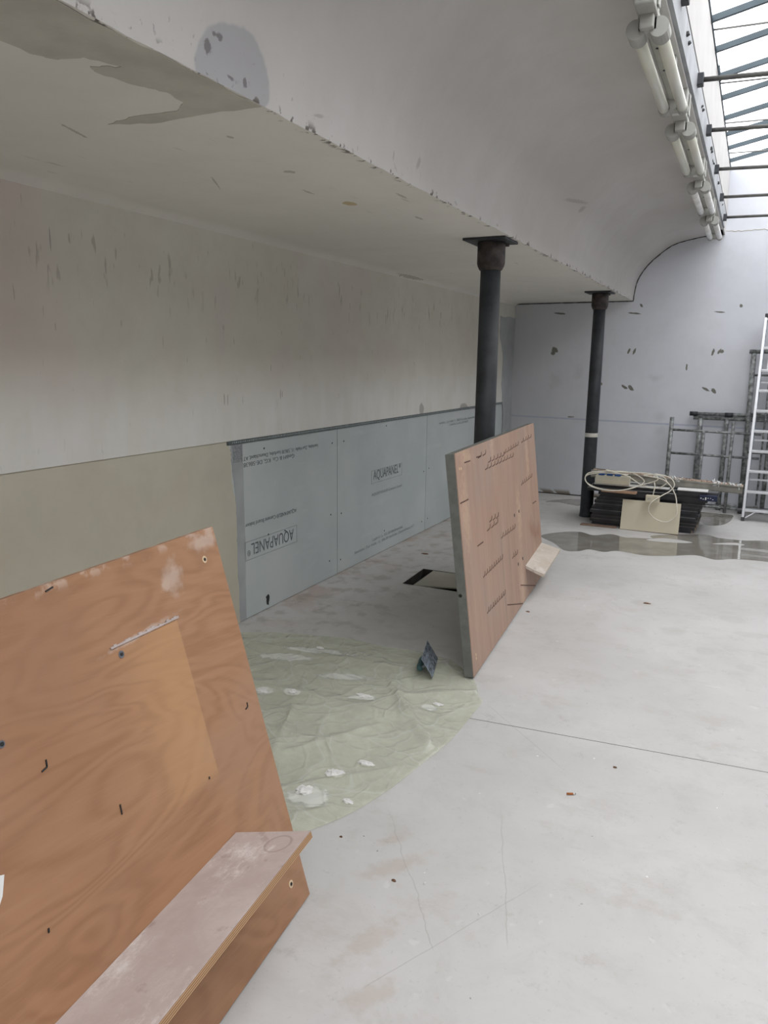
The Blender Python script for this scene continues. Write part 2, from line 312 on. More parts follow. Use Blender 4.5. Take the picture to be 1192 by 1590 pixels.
# ---------------------------------------------------------------- geometry helpers
def link(name, bm, mat, parent=None, smooth=False):
    me = bpy.data.meshes.new(name); bmesh.ops.recalc_face_normals(bm, faces=bm.faces[:]); bm.to_mesh(me); bm.free()
    for m in (mat if isinstance(mat, (list, tuple)) else [mat]): me.materials.append(m)
    if smooth:
        for p in me.polygons: p.use_smooth = True
    o = bpy.data.objects.new(name, me); COL.objects.link(o)
    if parent: o.parent = parent
    return o
def empty(name, loc=(0, 0, 0), label=None, cat=None, group=None, mat=None):
    o = bpy.data.objects.new(name, None); COL.objects.link(o); o.empty_display_size = .1
    if mat is not None: o.matrix_world = mat
    else: o.location = loc
    if label: tag(o, label, cat, group)
    return o
def tag(o, label, cat, group=None):
    o['label'] = label; o['category'] = cat
    if group: o['group'] = group
    return o
def struct(o): o['kind'] = 'structure'; return o
def box(bm, lo, hi, bev=0, mat=0):
    lo, hi = Vector(lo), Vector(hi); c = (lo + hi) / 2; d = hi - lo
    r = bmesh.ops.create_cube(bm, size=1, matrix=Matrix.Translation(c) @ Matrix.Diagonal((*d, 1)))
    fs = list({f for v in r['verts'] for f in v.link_faces})
    for f in fs: f.material_index = mat
    if bev:
        es = list({e for v in r['verts'] for e in v.link_edges})
        bmesh.ops.bevel(bm, geom=es, offset=bev, segments=2, affect='EDGES', profile=.5)
    return bm
def bx(lo, hi, bev=0): return box(bmesh.new(), lo, hi, bev)
def tube(bm, a, b, r, seg=12, r2=None, cap=True):
    a, b = Vector(a), Vector(b); d = b - a
    m = Matrix.Translation((a + b) / 2) @ d.to_track_quat('Z', 'Y').to_matrix().to_4x4()
    bmesh.ops.create_cone(bm, cap_ends=cap, segments=seg, radius1=r, radius2=r if r2 is None else r2, depth=d.length, matrix=m)
    return bm
def lathe(bm, prof, c=(0, 0, 0), seg=28):
    rings = []
    for r, z in prof:
        rings.append([bm.verts.new((c[0] + r * math.cos(2 * math.pi * k / seg), c[1] + r * math.sin(2 * math.pi * k / seg), c[2] + z)) for k in range(seg)])
    for a, b in zip(rings, rings[1:]):
        for k in range(seg): bm.faces.new((a[k], a[(k + 1) % seg], b[(k + 1) % seg], b[k]))
    bm.faces.new(rings[0][::-1]); bm.faces.new(rings[-1]); return bm
def cr_spline(pts, n=8, closed=False):
    P = [Vector(p) for p in pts]; out = []; N = len(P)
    for i in range(N if closed else N - 1):
        g = lambda k: P[k % N] if closed else P[max(0, min(N - 1, k))]
        p0, p1, p2, p3 = g(i - 1), g(i), g(i + 1), g(i + 2)
        for k in range(n):
            t = k / n
            out.append(.5 * ((2 * p1) + (p2 - p0) * t + (2 * p0 - 5 * p1 + 4 * p2 - p3) * t * t + (3 * p1 - p0 - 3 * p2 + p3) * t ** 3))
    if not closed: out.append(P[-1])
    return out
def sweep(bm, pts, r, seg=8):
    up = Vector((0, 0, 1)); prev = None; rings = []
    for i, p in enumerate(pts):
        d = (pts[min(i + 1, len(pts) - 1)] - pts[max(i - 1, 0)]).normalized()
        n = (prev - d * prev.dot(d)) if prev else d.cross(up if abs(d.z) < .9 else Vector((1, 0, 0)))
        n.normalize(); prev = n; b = d.cross(n)
        rings.append([bm.verts.new(p + n * r * math.cos(2 * math.pi * k / seg) + b * r * math.sin(2 * math.pi * k / seg)) for k in range(seg)])
    for a, b in zip(rings, rings[1:]):
        for k in range(seg): bm.faces.new((a[k], a[(k + 1) % seg], b[(k + 1) % seg], b[k]))
    bm.faces.new(rings[0][::-1]); bm.faces.new(rings[-1]); return bm
def flat(polys, thick, to3d, jitter=0, sub=0):
    """filled outline(s), later ones are holes, extruded by thick; to3d(a, b, h) places them"""
    cu = bpy.data.curves.new('outline', 'CURVE'); cu.dimensions = '2D'; cu.fill_mode = 'BOTH'; cu.extrude = thick / 2
    for pl in polys:
        q = []
        for i, p in enumerate(pl):
            q.append(p)
            if sub:
                nx = pl[(i + 1) % len(pl)]
                for k in range(1, sub):
                    q.append((p[0] + (nx[0] - p[0]) * k / sub + random.uniform(-jitter, jitter), p[1] + (nx[1] - p[1]) * k / sub + random.uniform(-jitter, jitter)))
        s = cu.splines.new('POLY'); s.points.add(len(q) - 1); s.use_cyclic_u = True
        for i, p in enumerate(q): s.points[i].co = (p[0], p[1], 0, 1)
    o = bpy.data.objects.new('outline', cu); dg = bpy.context.evaluated_depsgraph_get()
    COL.objects.link(o); dg.update(); me = bpy.data.meshes.new_from_object(o.evaluated_get(dg), depsgraph=dg)
    bm = bmesh.new(); bm.from_mesh(me); bpy.data.objects.remove(o); bpy.data.curves.remove(cu); bpy.data.meshes.remove(me)
    for v in bm.verts: v.co = Vector(to3d(v.co.x, v.co.y, v.co.z + thick / 2))
    bmesh.ops.remove_doubles(bm, verts=bm.verts[:], dist=1e-5)
    return bm
def text(body, size, width, mat, parent, y0, z0, flip=False, x=-2.6385):
    """lettering on the left wall: lower-left corner at (y0, z0) seen from the room; flip turns it upside down about its box"""
    cu = bpy.data.curves.new('lettering', 'FONT'); cu.body = body; cu.size = size; cu.extrude = .0002
    o = bpy.data.objects.new('lettering', cu); COL.objects.link(o); dg = bpy.context.evaluated_depsgraph_get(); dg.update()
    me = bpy.data.meshes.new_from_object(o.evaluated_get(dg), depsgraph=dg); bpy.data.objects.remove(o); bpy.data.curves.remove(cu)
    bm = bmesh.new(); bm.from_mesh(me); bpy.data.meshes.remove(me)
    xs = [v.co.x for v in bm.verts]; ys = [v.co.y for v in bm.verts]; sx = width / (max(xs) - min(xs)); H = max(ys) - min(ys); x0 = min(xs); yb = min(ys)
    for v in bm.verts:
        a = (v.co.x - x0) * sx; b = v.co.y - yb
        if flip: a, b = width - a, H - b
        v.co = Vector((x + v.co.z, y0 + a, z0 + b))
    return link('lettering', bm, mat, parent)

# ---------------------------------------------------------------- structure
WX, FY, CZ, EX, BX = -2.64, 9.04, 2.235, -1.295, -.415     # left wall, far wall, low ceiling, ceiling edge, beam face
RX0, RX1, RW, BY = 1.6, 2.45, 3.3, -3.7                       # mirrored side and the wall behind

# floor with the saw-cut joint and the open pit
def q2(bm, pts, z=0, m=0):
    f = bm.faces.new([bm.verts.new((*p, z)) for p in pts]); f.material_index = m
bm = bmesh.new(); s0, s1 = 2.85, 3.33; g = .0035
q2(bm, [(WX - .1, BY), (RW, BY), (RW, s1), (WX - .1, s0)])
HX0, HX1, HY0, HY1 = -2.115, -1.50, 4.745, 5.18
q2(bm, [(WX - .1, s0 + g), (RW, s1 + g), (RW, HY0), (HX1, HY0), (HX0, HY0), (WX - .1, HY0)])
q2(bm, [(WX - .1, HY0), (HX0, HY0), (HX0 - .02, HY1), (WX - .1, HY1)])
q2(bm, [(HX1, HY0), (RW, HY0), (RW, HY1), (HX1, HY1)])
q2(bm, [(WX - .1, HY1), (HX0 - .02, HY1), (HX1, HY1), (RW, HY1), (RW, FY + .1), (WX - .1, FY + .1)])
q2(bm, [(WX - .1, s0 - .01), (RW, s1 - .01), (RW, s1 + .02), (WX - .1, s0 + .02)], -.008, 1)
for f in bm.faces: f.normal_update()
floor = struct(link('floor', bm, [M_FLOOR, M_DARK]))
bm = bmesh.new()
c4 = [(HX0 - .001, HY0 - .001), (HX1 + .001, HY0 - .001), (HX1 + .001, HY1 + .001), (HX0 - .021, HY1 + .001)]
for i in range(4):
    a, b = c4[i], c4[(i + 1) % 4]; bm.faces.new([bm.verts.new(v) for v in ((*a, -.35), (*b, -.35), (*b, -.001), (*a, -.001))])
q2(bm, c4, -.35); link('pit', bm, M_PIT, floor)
link('leak_blocker', bx((WX - .25, BY - .2, -.46), (RW + .2, FY + .2, -.40)), M_PIT, floor)  # unseen slab added to stop sky light leaking through floor gaps
bm = flat([[(-2.035, 4.755), (-1.50, 4.905), (-1.52, 5.172), (-2.05, 5.172)]], .012, lambda a, b, h: (a, b, h - .014))
tag(link('pit_cover', bm, M_COVER), 'thin beige cover plate lying askew in the floor opening behind the leaning panel', 'cover')

# left wall
wl = struct(link('wall_left', bx((WX - .25, BY, 1.095), (WX + .012, FY, 4.2)), M_WALL))
link('wall_core', bx((WX - .25, BY, -.45), (WX - .014, FY, 1.1)), M_DARK, wl)
bm = flat([[(BY, 0.002), (3.545, .002), (3.54, .15), (3.533, .43), (3.536, .60), (3.53, .735), (3.50, .86), (3.495, .965), (3.50, 1.03), (3.47, 1.094), (BY, 1.096)]], .016, lambda a, b, h: (WX - .013 + h, a, b), .004, 6)
link('plaster_skim', bm, M_SKIM, wl)
for a, b in ((3.40, 4.737), (4.743, 6.412), (6.418, 7.90), (7.906, FY)):
    link('cement_board', bx((WX - .013, a, .004), (WX, b, 1.075), .001), M_BOARD, wl)
bm = flat([[(3.54, .003), (3.61, .003), (3.618, .5), (3.612, 1.07), (3.50, 1.07), (3.50, .98), (3.53, .8), (3.535, .5)]], .0015, lambda a, b, h: (WX + h, a, b), .003, 6)
link('joint_compound', bm, M_SKIMGREY, wl)
bm = bmesh.new()
for k in range(9): box(bm, (WX + .0015, 3.515, .968 + k * .011), (WX + .0028, 3.605, .973 + k * .011))
for k in range(8): box(bm, (WX + .0015, 3.52 + k * .011, .965), (WX + .0028, 3.523 + k * .011, 1.07))
o = link('mesh_tape', bm, M_BEADL, wl); o['kind'] = 'stuff'
link('casing_bead', bx((WX - .01, 3.46, 1.072), (WX + .010, FY, 1.094), .002), M_BEAD, wl)
bm = bmesh.new()
for k in range(300): box(bm, (WX + .010, 3.5 + k * .018, 1.078), (WX + .0115, 3.509 + k * .018, 1.088))
o = link('bead_perforation', bm, M_BEADL, wl); o['kind'] = 'stuff'
for y, z in ((3.83, 1.02), (4.666, .976), (4.837, .975), (4.646, .465), (4.80, .448), (4.626, .127), (4.79, .10), (5.54, .171), (6.479, .578), (6.356, .564), (6.476, .104), (6.337, .10), (3.86, .478), (5.55, 1.036)):
    bm = bmesh.new(); tube(bm, (WX, y, z), (WX + .0015, y, z), .006, 10); link('screw_head', bm, M_IRON, wl)
bm = flat([[(3.82, .085), (3.845, .095), (3.86, .075), (3.85, .02), (3.83, .03), (3.825, .06)]], .001, lambda a, b, h: (WX + h, a, b), .004, 3); link('tar_spot', bm, M_BLACK, wl)
bm = flat([[(8.45, 2.06), (FY, 2.06), (FY, .003), (8.72, .003), (8.74, .6), (8.72, .97), (8.60, 1.3), (8.62, 1.6), (8.47, 1.85)]], .014, lambda a, b, h: (WX + .002 + h, a, b), .012, 6)
link('filler_patch', bm, M_SKIMGREY, wl)
# printing on the boards
def frame_rect(y0, y1, z0, z1, lw=.0035):
    bm = bmesh.new(); X0, X1 = WX + .0008, WX + .0015
    box(bm, (X0, y0, z0), (X1, y1, z0 + lw)); box(bm, (X0, y0, z1 - lw), (X1, y1, z1)); box(bm, (X0, y0, z0), (X1, y0 + lw, z1)); box(bm, (X0, y1 - lw, z0), (X1, y1, z1))
    return link('print_frame', bm, M_PRINTL, wl)
text('AQUAPANEL', .105, .475, M_PRINT, wl, 3.675, .386, True); text('\u00ae', .05, .03, M_PRINT, wl, 3.635, .386, True)
frame_rect(3.612, 4.19, .362, .478)
text('AQUAPANEL\u00ae Cement Board Indoor', .036, .57, M_PRINT, wl, 3.618, .563, True)
text('GmbH & Co. KG, DE-58638', .036, .55, M_PRINT, wl, 3.617, .928, True)
text('Iserlohn, Zur Helle 11, 58638 Iserlohn, Deutschland, AT', .034, .85, M_PRINT, wl, 3.617, .966, True)
text('AQUAPANEL', .105, .475, M_PRINT, wl, 5.325, .610); text('\u00ae', .05, .03, M_PRINT, wl, 5.812, .66)
frame_rect(5.288, 5.87, .595, .70)
text('AQUAPANEL\u00ae Cement Board', .036, .58, M_PRINTL, wl, 5.294, .490)
text('Iserlohn, Zur Helle 11, 58638 Iserlohn, Deutschland, AT', .034, 1.14, M_PRINTL, wl, 5.015, .085)
text('GmbH & Co. KG, DE-58638 Iserlohn', .034, .59, M_PRINTL, wl, 5.313, .122)
text('Iserlohn, Zur Helle 11, 58638 Iserlohn, Deutschland, AT', .034, 1.14, M_PRINTL, wl, 6.71, .962, False)
text('GmbH & Co. KG, DE-58638', .034, .54, M_PRINTL, wl, 6.985, .930, False)

# far wall, wall behind, mirrored right side
def gable_z(x): return 3.60 + .215 * min(x - BX, RX0 - x) if BX < x < RX0 else 3.60
bm = flat([[(WX - .25, -.45), (RW + .2, -.45), (RW + .2, 3.6), (RX0, 3.60), ((BX + RX0) / 2, gable_z((BX + RX0) / 2)), (BX - .03, 3.60), (WX - .25, 3.6)]], .2, lambda a, b, h: (a, FY + h, b))
wf = struct(link('wall_far', bm, M_FAR))
bm = flat([[(WX - .25, -.45), (RW + .2, -.45), (RW + .2, 3.6), (RX0, 3.60), ((BX + RX0) / 2, gable_z((BX + RX0) / 2)), (BX - .03, 3.60), (WX - .25, 3.6)]], .2, lambda a, b, h: (a, BY - .2 + h, b))
struct(link('wall_back', bm, M_FAR))
struct(link('wall_right', bx((RW, BY, -.45), (RW + .2, FY, 4.2)), M_FAR))

# low ceiling and cove: one profile swept along the hall
jit = [random.uniform(-1, 1) for _ in range(480)]
prof = [(WX - .1, 2.238), (-2.45, 2.236), (-2.0, CZ), (-1.5, CZ), (EX, CZ)]
bm = bmesh.new(); n = 240
cols = []
for k in range(n + 1):
    y = BY + (FY - BY) * k / n; r = []
    for i, (x, z) in enumerate([(WX + .0, 2.195), (WX + .035, 2.222), (WX + .09, 2.236), (-2.0, CZ), (-1.5, CZ), (EX, CZ)]):
        r.append(bm.verts.new((x + (jit[k] * .003 if i == 5 else 0), y, z + (jit[k + 239] * .0015 if i == 5 else 0))))
    cols.append(r)
for a, b in zip(cols, cols[1:]):
    for i in range(5): bm.faces.new((a[i], a[i + 1], b[i + 1], b[i]))
ceil = struct(link('ceiling', bm, M_CEIL, smooth=True))
bm = flat([[(-1.45, 1.06), (-1.30, 1.06), (-1.31, 1.3), (-1.30, 1.546), (-1.298, 1.67), (-1.30, 1.904), (-1.459, 1.893), (-1.658, 1.904), (-1.818, 1.856), (-1.711, 1.829), (-1.541, 1.839), (-1.473, 1.785), (-1.461, 1.708), (-1.497, 1.64), (-1.524, 1.527), (-1.509, 1.492), (-1.438, 1.524), (-1.477, 1.442), (-1.545, 1.429), (-1.576, 1.374), (-1.57, 1.2)]], .0015, lambda a, b, h: (a, b, CZ - h), .006, 5)
link('filler_patch', bm, M_PATCH, ceil)
CP = [(-1.295, 2.235), (-1.290, 2.315), (-1.265, 2.45), (-1.187, 2.585), (-1.08, 2.694), (-.925, 2.805), (-.736, 2.856), (-.58, 2.880), (-.50, 2.886)]
cps = cr_spline([(x, 0, z) for x, z in CP], 5)
bm = bmesh.new(); cols = []
for k in range(n + 1):
    y = BY + (FY - BY) * k / n
    cols.append([bm.verts.new((p.x + (jit[k] * .003 if i == 0 else 0), y, p.z + (jit[k + 239] * .0015 if i == 0 else 0))) for i, p in enumerate(cps)])
for a, b in zip(cols, cols[1:]):
    for i in range(len(cps) - 1): bm.faces.new((a[i], a[i + 1], b[i + 1], b[i]))
cove = struct(link('trim_1', bm, M_COVE, smooth=True))
bm = bmesh.new(); box(bm, (-.505, BY, 2.880), (-.432, FY, 2.96)); link('plaster_band', bm, M_COVE, cove)
# roof slab over the aisle keeps the daylight out
bm = bmesh.new(); box(bm, (WX - .2, BY, 3.3), (-.50, FY, 3.4)); struct(link('ceiling_slab', bm, M_CEIL))
# right-hand aisle, out of the picture, mirrored
bm = bmesh.new(); box(bm, (RX1, BY, CZ), (RW, FY, CZ + .1)); box(bm, (RX0, BY, 2.9), (RX1 + .1, FY, 3.0)); box(bm, (RX1 - .05, BY, CZ), (RX1 + .05, FY, 3.0)); box(bm, (RX0 - .03, BY, 2.88), (RX0 + .03, FY, 3.62))
struct(link('ceiling_right', bm, M_COVE))

# steel edge beam with its upstand
bm = bmesh.new(); box(bm, (-.435, BY, 2.895), (BX, FY - .35, 3.045))
beam = struct(link('trim_2', bm, M_WEB))
link('plaster_end', bx((-.47, FY - .35, 2.88), (BX - .004, FY, 3.03), .004), M_COVE, beam)
link('dark_gap', bx((-.43, BY, 3.045), (BX - .006, FY, 3.062)), M_DARK, beam)
bm = bmesh.new(); v = [(-.50, 3.062), (BX, 3.062), (-.432, 3.545), (-.51, 3.56)]
for y in (BY, FY): [bm.verts.new((x, y, z)) for x, z in v]
bm.verts.ensure_lookup_table()
for i in range(4): bm.faces.new([bm.verts[k] for k in (i, (i + 1) % 4, (i + 1) % 4 + 4, i + 4)])
bm.faces.new([bm.verts[k] for k in range(4)]); bm.faces.new([bm.verts[k] for k in range(4, 8)])
link('upstand', bm, M_UPSTAND, beam)
link('upstand_lip', bx((-.46, BY, 3.535), (-.424, FY, 3.555), .003), M_BAR, beam)
for yb in (3.9, 4.0, 4.95, 5.02, 5.9, 5.98, 6.2, 6.27, 7.0, 7.9):
    bm = bmesh.new(); tube(bm, (BX - .001, yb, 2.99 - random.uniform(0, .03)), (BX + .004, yb, 2.97), .012, 12); link('bolt_hole', bm, M_BLACK, beam)

# tie rods
for k, (y, z, y2, z2) in enumerate(((3.62, 3.02, 3.62, 3.0), (4.595, 3.003, 4.6, 2.93), (5.443, 2.975, 5.443, 2.90), (6.50, 2.975, 6.5, 2.91), (7.467, 2.958, 7.467, 2.92), (8.301, 2.93, 8.301, 2.90))):
    t_ = empty('tie_rod', (BX, y, z), ['steel tie rod whose bracket is cut by the top edge of the picture', 'thickest looking steel tie rod, crossing in front of the third glazing bar', 'second steel tie rod down, crossing the lower glass panes', 'third steel tie rod down, first to cross the white gable', 'fourth steel tie rod down, crossing the white gable', 'lowest and farthest steel tie rod, just above the gable crack'][k], 'tie rod', 'steel tie rods across the skylight')
    bm = bmesh.new(); tube(bm, (.0, 0, 0), (RX0 - .03 - BX, 0, (z2 - z)), .0125, 12); link('rod', bm, M_ROD, t_, True)
    bm = bx((-.004, -.028, -.03), (.03, .028, .028), .004); link('bracket', bm, M_IRON, t_)

# skylight: glazing bars and panes
SP = [4.30, 4.78, 5.30, 5.79, 6.30, 6.79, 7.33, 7.82, 8.30, 8.80, FY]
ys = [-3.7 + .5 * k for k in range(16)] + SP; ys = sorted(set(ys))
xm = (BX + RX0) / 2; zr = 3.56 + .215 * (xm - BX)
sky = struct(empty('window_1'))
def pane(a, b, x0, z0, x1, z1):
    bm = bmesh.new()
    vs = [bm.verts.new(p) for p in ((x0, a + .012, z0), (x1, a + .012, z1), (x1, b - .012, z1), (x0, b - .012, z0))]; bm.faces.new(vs)
    r = bmesh.ops.extrude_face_region(bm, geom=bm.faces[:]); [setattr(v, 'co', v.co + Vector((0, 0, .004))) for v in r['geom'] if isinstance(v, bmesh.types.BMVert)]
    link('pane', bm, M_GLASS, sky)
def bar(y, x0, z0, x1, z1, w=.013, h=.035):
    bm = bmesh.new(); L = (Vector((x1, y, z1)) - Vector((x0, y, z0))).length; a = math.atan2(z1 - z0, x1 - x0)
    box(bm, (0, -w, -h), (L, w, 0)); bmesh.ops.transform(bm, matrix=Matrix.Translation((x0, y, z0)) @ Matrix.Rotation(-a, 4, 'Y'), verts=bm.verts[:]); link('glazing_bar', bm, M_BAR, sky)
for a, b in zip(ys, ys[1:]):
    pane(a, b, BX - .03, 3.565, xm, zr); pane(a, b, xm, zr, RX0 + .03, 3.565)
for y in ys[1:-1]:
    bar(y, BX - .03, 3.563, xm, zr); bar(y, xm, zr, RX0 + .03, 3.563)
link('ridge_bar', bx((xm - .03, BY, zr - .05), (xm + .03, FY, zr + .01)), M_BAR, sky)
for y in (3.4, 4.4, 5.45, 6.44, 7.46, 8.48):
    bm = bmesh.new(); tube(bm, (BX - .02, y, 3.545), (RX0, y, 3.50), .006, 8); link('stay_rod', bm, M_ROD, sky, True)
bm = bmesh.new()
for k in range(5): box(bm, (BX - .008, 6.02 + k * .06, 3.50 + .002 * k), (BX + .004, 6.045 + k * .06, 3.53))
o = link('loose_putty', bm, M_BAR, beam); o['kind'] = 'stuff'

# dark gap where ceiling and cove meet the far wall; crack on the gable
pts = [Vector((-2.633, FY - .003, 2.03)), Vector((-2.633, FY - .003, 2.20)), Vector((-2.62, FY - .003, 2.222)), Vector((-1.30, FY - .003, 2.23))]
pts += [Vector((p.x + .004, FY - .003, p.z - .002)) for p in cps[:-2]]
bm = bmesh.new()
for a, b in zip(pts, pts[1:]):
    m = max(1, int((b - a).length / .05))
    for k in range(m): tube(bm, a + (b - a) * k / m, a + (b - a) * (k + 1.15) / m, .0035 + random.random() * .003, 6)
struct(link('trim_3', bm, M_DARK))
P_ = [Vector((x, FY - .001, 2.912 + random.uniform(-.008, .008))) for x in [BX + .03 * k for k in range(40)]]
bm = bmesh.new(); sweep(bm, P_, .0035, 5); link('crack', bm, M_PATCH, wf)
struct(link('base_gap_strip', bx((-2.6, FY - .004, 0), (1.5, FY, .012)), M_DARK))  # dark strip standing in for the gap along the wall foot

# ---------------------------------------------------------------- iron columns
def column(x, y, label, tape=False):
    c = empty('iron_column', (x, y, 0), label, 'column', 'cast iron columns under the ceiling edge')
    link('shaft', lathe(bmesh.new(), [(.070, 0), (.068, .02), (.066, .035), (.065, .1), (.062, 1.1), (.058, CZ - .15)]), M_IRON, c, True)
    link('capital', lathe(bmesh.new(), [(.058, CZ - .17), (.066, CZ - .165), (.076, CZ - .145), (.080, CZ - .13), (.080, CZ - .02), (.074, CZ - .012)]), M_RUST, c, True)
    link('top_plate', bx((-.13, -.13, CZ - .014), (.118, .13, CZ - .001), .002), M_IRON, c)
    bm = bmesh.new(); tube(bm, (.07, .07, CZ - .03), (.07, .07, CZ - .014), .014, 6); link('bolt', bm, M_RUST, c)
    if tape: link('tape_band', lathe(bmesh.new(), [(.0645, .82), (.065, .825), (.065, .855), (.0645, .86)]), M_TAPE, c, True)
column(-1.43, 4.38, 'dark cast iron column standing behind the leaning pinkish plywood panel')
column(-1.435, 7.85, 'slimmer looking dark iron column with white tape band beside the black board stack', True)

# ---------------------------------------------------------------- plywood panels with shelf
def panel_frame(P, e, u):
    e = Vector(e).normalized(); u = Vector(u); u = (u - e * u.dot(e)).normalized(); y = u.cross(e)
    m = Matrix((e, y, u)).transposed().to_4x4(); m.translation = Vector(P); return m
def hook(bm, x, z, s, kind='L', w=.0035, a=0):
    """flat ink / nail-like mark proud of the face (local y<0 faces the room)"""
    def seg(p, q):
        d = Vector((q[0] - p[0], 0, q[1] - p[1])); L = d.length; ang = math.atan2(d.z, d.x)
        r = bmesh.ops.create_cube(bm, size=1, matrix=Matrix.Translation((x + (p[0] + q[0]) / 2, -.001, z + (p[1] + q[1]) / 2)) @ Matrix.Rotation(-ang, 4, 'Y') @ Matrix.Diagonal((L, .002, w, 1)))
    if kind == 'I': seg((0, -s / 2), (.002, s / 2))
    elif kind == '-': seg((0, 0), (s, .004))
    else: seg((-s * .55, -s * .1), (0, 0)); seg((0, 0), (s * .08, s * .55))
# front panel; origin at the far bottom corner, body towards -x (local)
m1 = panel_frame((-1.034, 1.693, .009), (-.084, .996, 0), (-.262, -.022, .965))
p1 = empty('plywood_panel', mat=m1, label='large red-brown plywood panel with dusty shelf leaning in the left foreground', cat='panel')
link('board', bx((-2.05, 0, 0), (0, .03, 1.12), .0015), M_PLY1, p1)
bm = bmesh.new(); box(bm, (-2.0, -.225, .327), (-.245, -.0005, .345), .0008); bm.normal_update()
for f in bm.faces: f.material_index = 0 if f.normal.z > .9 else 1
sh = link('shelf', bm, [M_SHELF, M_PLYEDGE], p1); sh['label'] = 'shelf with pale dusty top'
def ring(parent, x, z, r1, r2, mo, mi):
    bm = bmesh.new(); tube(bm, (x, -.0015, z), (x, 0, z), r1, 20); o = link('hole_rim', bm, mo, parent)
    bm = bmesh.new(); tube(bm, (x, -.0028, z), (x, -.001, z), r2, 14); link('screw_hole', bm, mi, o)
ring(p1, -.076, 1.042, .010, .0045, M_PALEWOOD, M_BLACK); ring(p1, -.077, .084, .011, .005, M_PALEWOOD, M_BLACK)
ring(p1, -.463, .913, .0085, .004, M_STEEL, M_BLACK); ring(p1, -.811, .866, .007, .004, M_STEEL, M_BLACK)
for x, z, s, k in ((-.618, 1.118 - .012, .022, '-'), (-.059, .61, .022, 'L'), (-.732, .78, .026, 'L'), (-.587, .606, .022, 'I'), (-.83, .502, .008, 'I'), (-.29, .52, .006, 'I'), (-.30, .93, .008, '-')):
    bm = bmesh.new(); hook(bm, x, z, s, k, .003); link('nail_mark', bm, M_BLACK, p1)
bm = bmesh.new()
for k in range(26):
    a = -.49 + k * .0095; box(bm, (a, -.003 - random.random() * .001, .934 - .0002 * k), (a + .0097, 0, .934 + random.uniform(.004, .009) - .0002 * k))
link('glue_ridge', bm, M_SHELF, p1)
bm = flat([[(-.894, .656), (-.880, .650), (-.895, .618), (-.93, .58), (-.95, .62)]], .0008, lambda a, b, h: (a, -.0003 - h, b)); link('paper_label', bm, M_WHITE, p1)
# middle panel; origin at the near bottom corner
m2 = panel_frame((-1.116, 3.389, .013), (-.080, .997, 0), (-.119, -.010, .993))
p2 = empty('plywood_panel', mat=m2, label='pinkish plywood panel with small shelf leaning on the iron column mid-room', cat='panel')
bm = bx((0, .001, 0), (2.08, .046, 1.115), .001); link('core', bm, M_PANELEDGE, p2)['label'] = 'grey painted edge'
link('board', bx((.002, -.003, 0), (2.078, .0012, 1.117), .0005), M_PLY2, p2)
bm = bmesh.new()   # plank sloping down from the face
vs = [(1.43, -.0035, .215), (2.065, -.0035, .232), (2.065, -.137, .178), (1.43, -.123, .154)]
top = [bm.verts.new(v) for v in vs]; dn = [bm.verts.new(Vector(v) + Vector((0, .006 if i > 1 else 0, -.02))) for i, v in enumerate(vs)]
bm.faces.new(top); bm.faces.new(dn[::-1])
for i in range(4): bm.faces.new((top[i], dn[i], dn[(i + 1) % 4], top[(i + 1) % 4]))
bm.normal_update()
link('shelf', bm, M_SHELF2, p2)['label'] = 'short pale sloping shelf plank'
def ticks(a, b, n, s=.035):
    p = (b[0] - a[0]) / max(1, n - 1)
    for k in range(n):
        t_ = k / max(1, n - 1); bm = bmesh.new(); x = a[0] + (b[0] - a[0]) * t_ + random.uniform(-.004, .004); z = a[1] + (b[1] - a[1]) * t_
        v = [(x - .75 * p, z - .004), (x - .7 * p, z - .009), (x, z - .005), (x + .012, z + .016), (x + .006, z + .018), (x - .006, z)]
        f = bm.faces.new([bm.verts.new((q[0], -.0042, q[1])) for q in v]); r_ = bmesh.ops.extrude_face_region(bm, geom=[f])
        for w_ in r_['geom']:
            if isinstance(w_, bmesh.types.BMVert): w_.co.y += .0015
        link('tally_mark', bm, M_MARK, p2)
for a in (((.70, 1.005), (1.04, 1.0), 5), ((1.10, 1.01), (1.48, 1.02), 6), ((.62, .975), (1.30, .965), 9), ((1.66, 1.026), (1.94, 1.03), 4), ((1.53, .755), (1.87, .757), 6), ((.62, .685), (.78, .675), 3), ((.56, .648), (.75, .645), 3),
          ((.86, .54), (1.20, .524), 6), ((.37, .43), (.80, .422), 9), ((1.10, .36), (1.22, .354), 3), ((.39, .227), (.80, .209), 9), ((.50, 1.054), (.60, 1.056), 2)): ticks(*a)
for x, z, L in ((.154, 1.058, .11), (.39, 1.058, .10), (.02, .876, .15), (1.83, .568, .13), (.27, .61, .12), (1.23, .136, .5), (.82, .135, .45)):
    bm = bmesh.new(); r = bmesh.ops.create_cube(bm, size=1, matrix=Matrix.Translation((x + L / 2, -.0035, z + (-.07 if L > .3 else -.004))) @ Matrix.Rotation(math.atan2(.14, .5) if L > .3 else .03, 4, 'Y') @ Matrix.Diagonal((L, .002, .006, 1))); link('saw_mark', bm, M_MARK, p2)
for x, z in ((1.207, .597), (1.351, .596), (1.362, .28), (1.213, .279)):
    bm = bmesh.new(); tube(bm, (x, -.0042, z), (x, -.002, z), .011, 10); link('screw_hole', bm, M_BLACK, p2)
for x, z in ((.053, 1.038), (.085, 1.035), (.069, .095), (.069, .075)):
    bm = bmesh.new(); tube(bm, (x, -.0042, z), (x, -.002, z), .008, 8); link('paint_speck', bm, M_PALEWOOD, p2)
bm = bmesh.new(); tube(bm, (-.0008, .03, .42), (.001, .03, .42), .009, 10); link('edge_knot', bm, M_BLACK, p2)

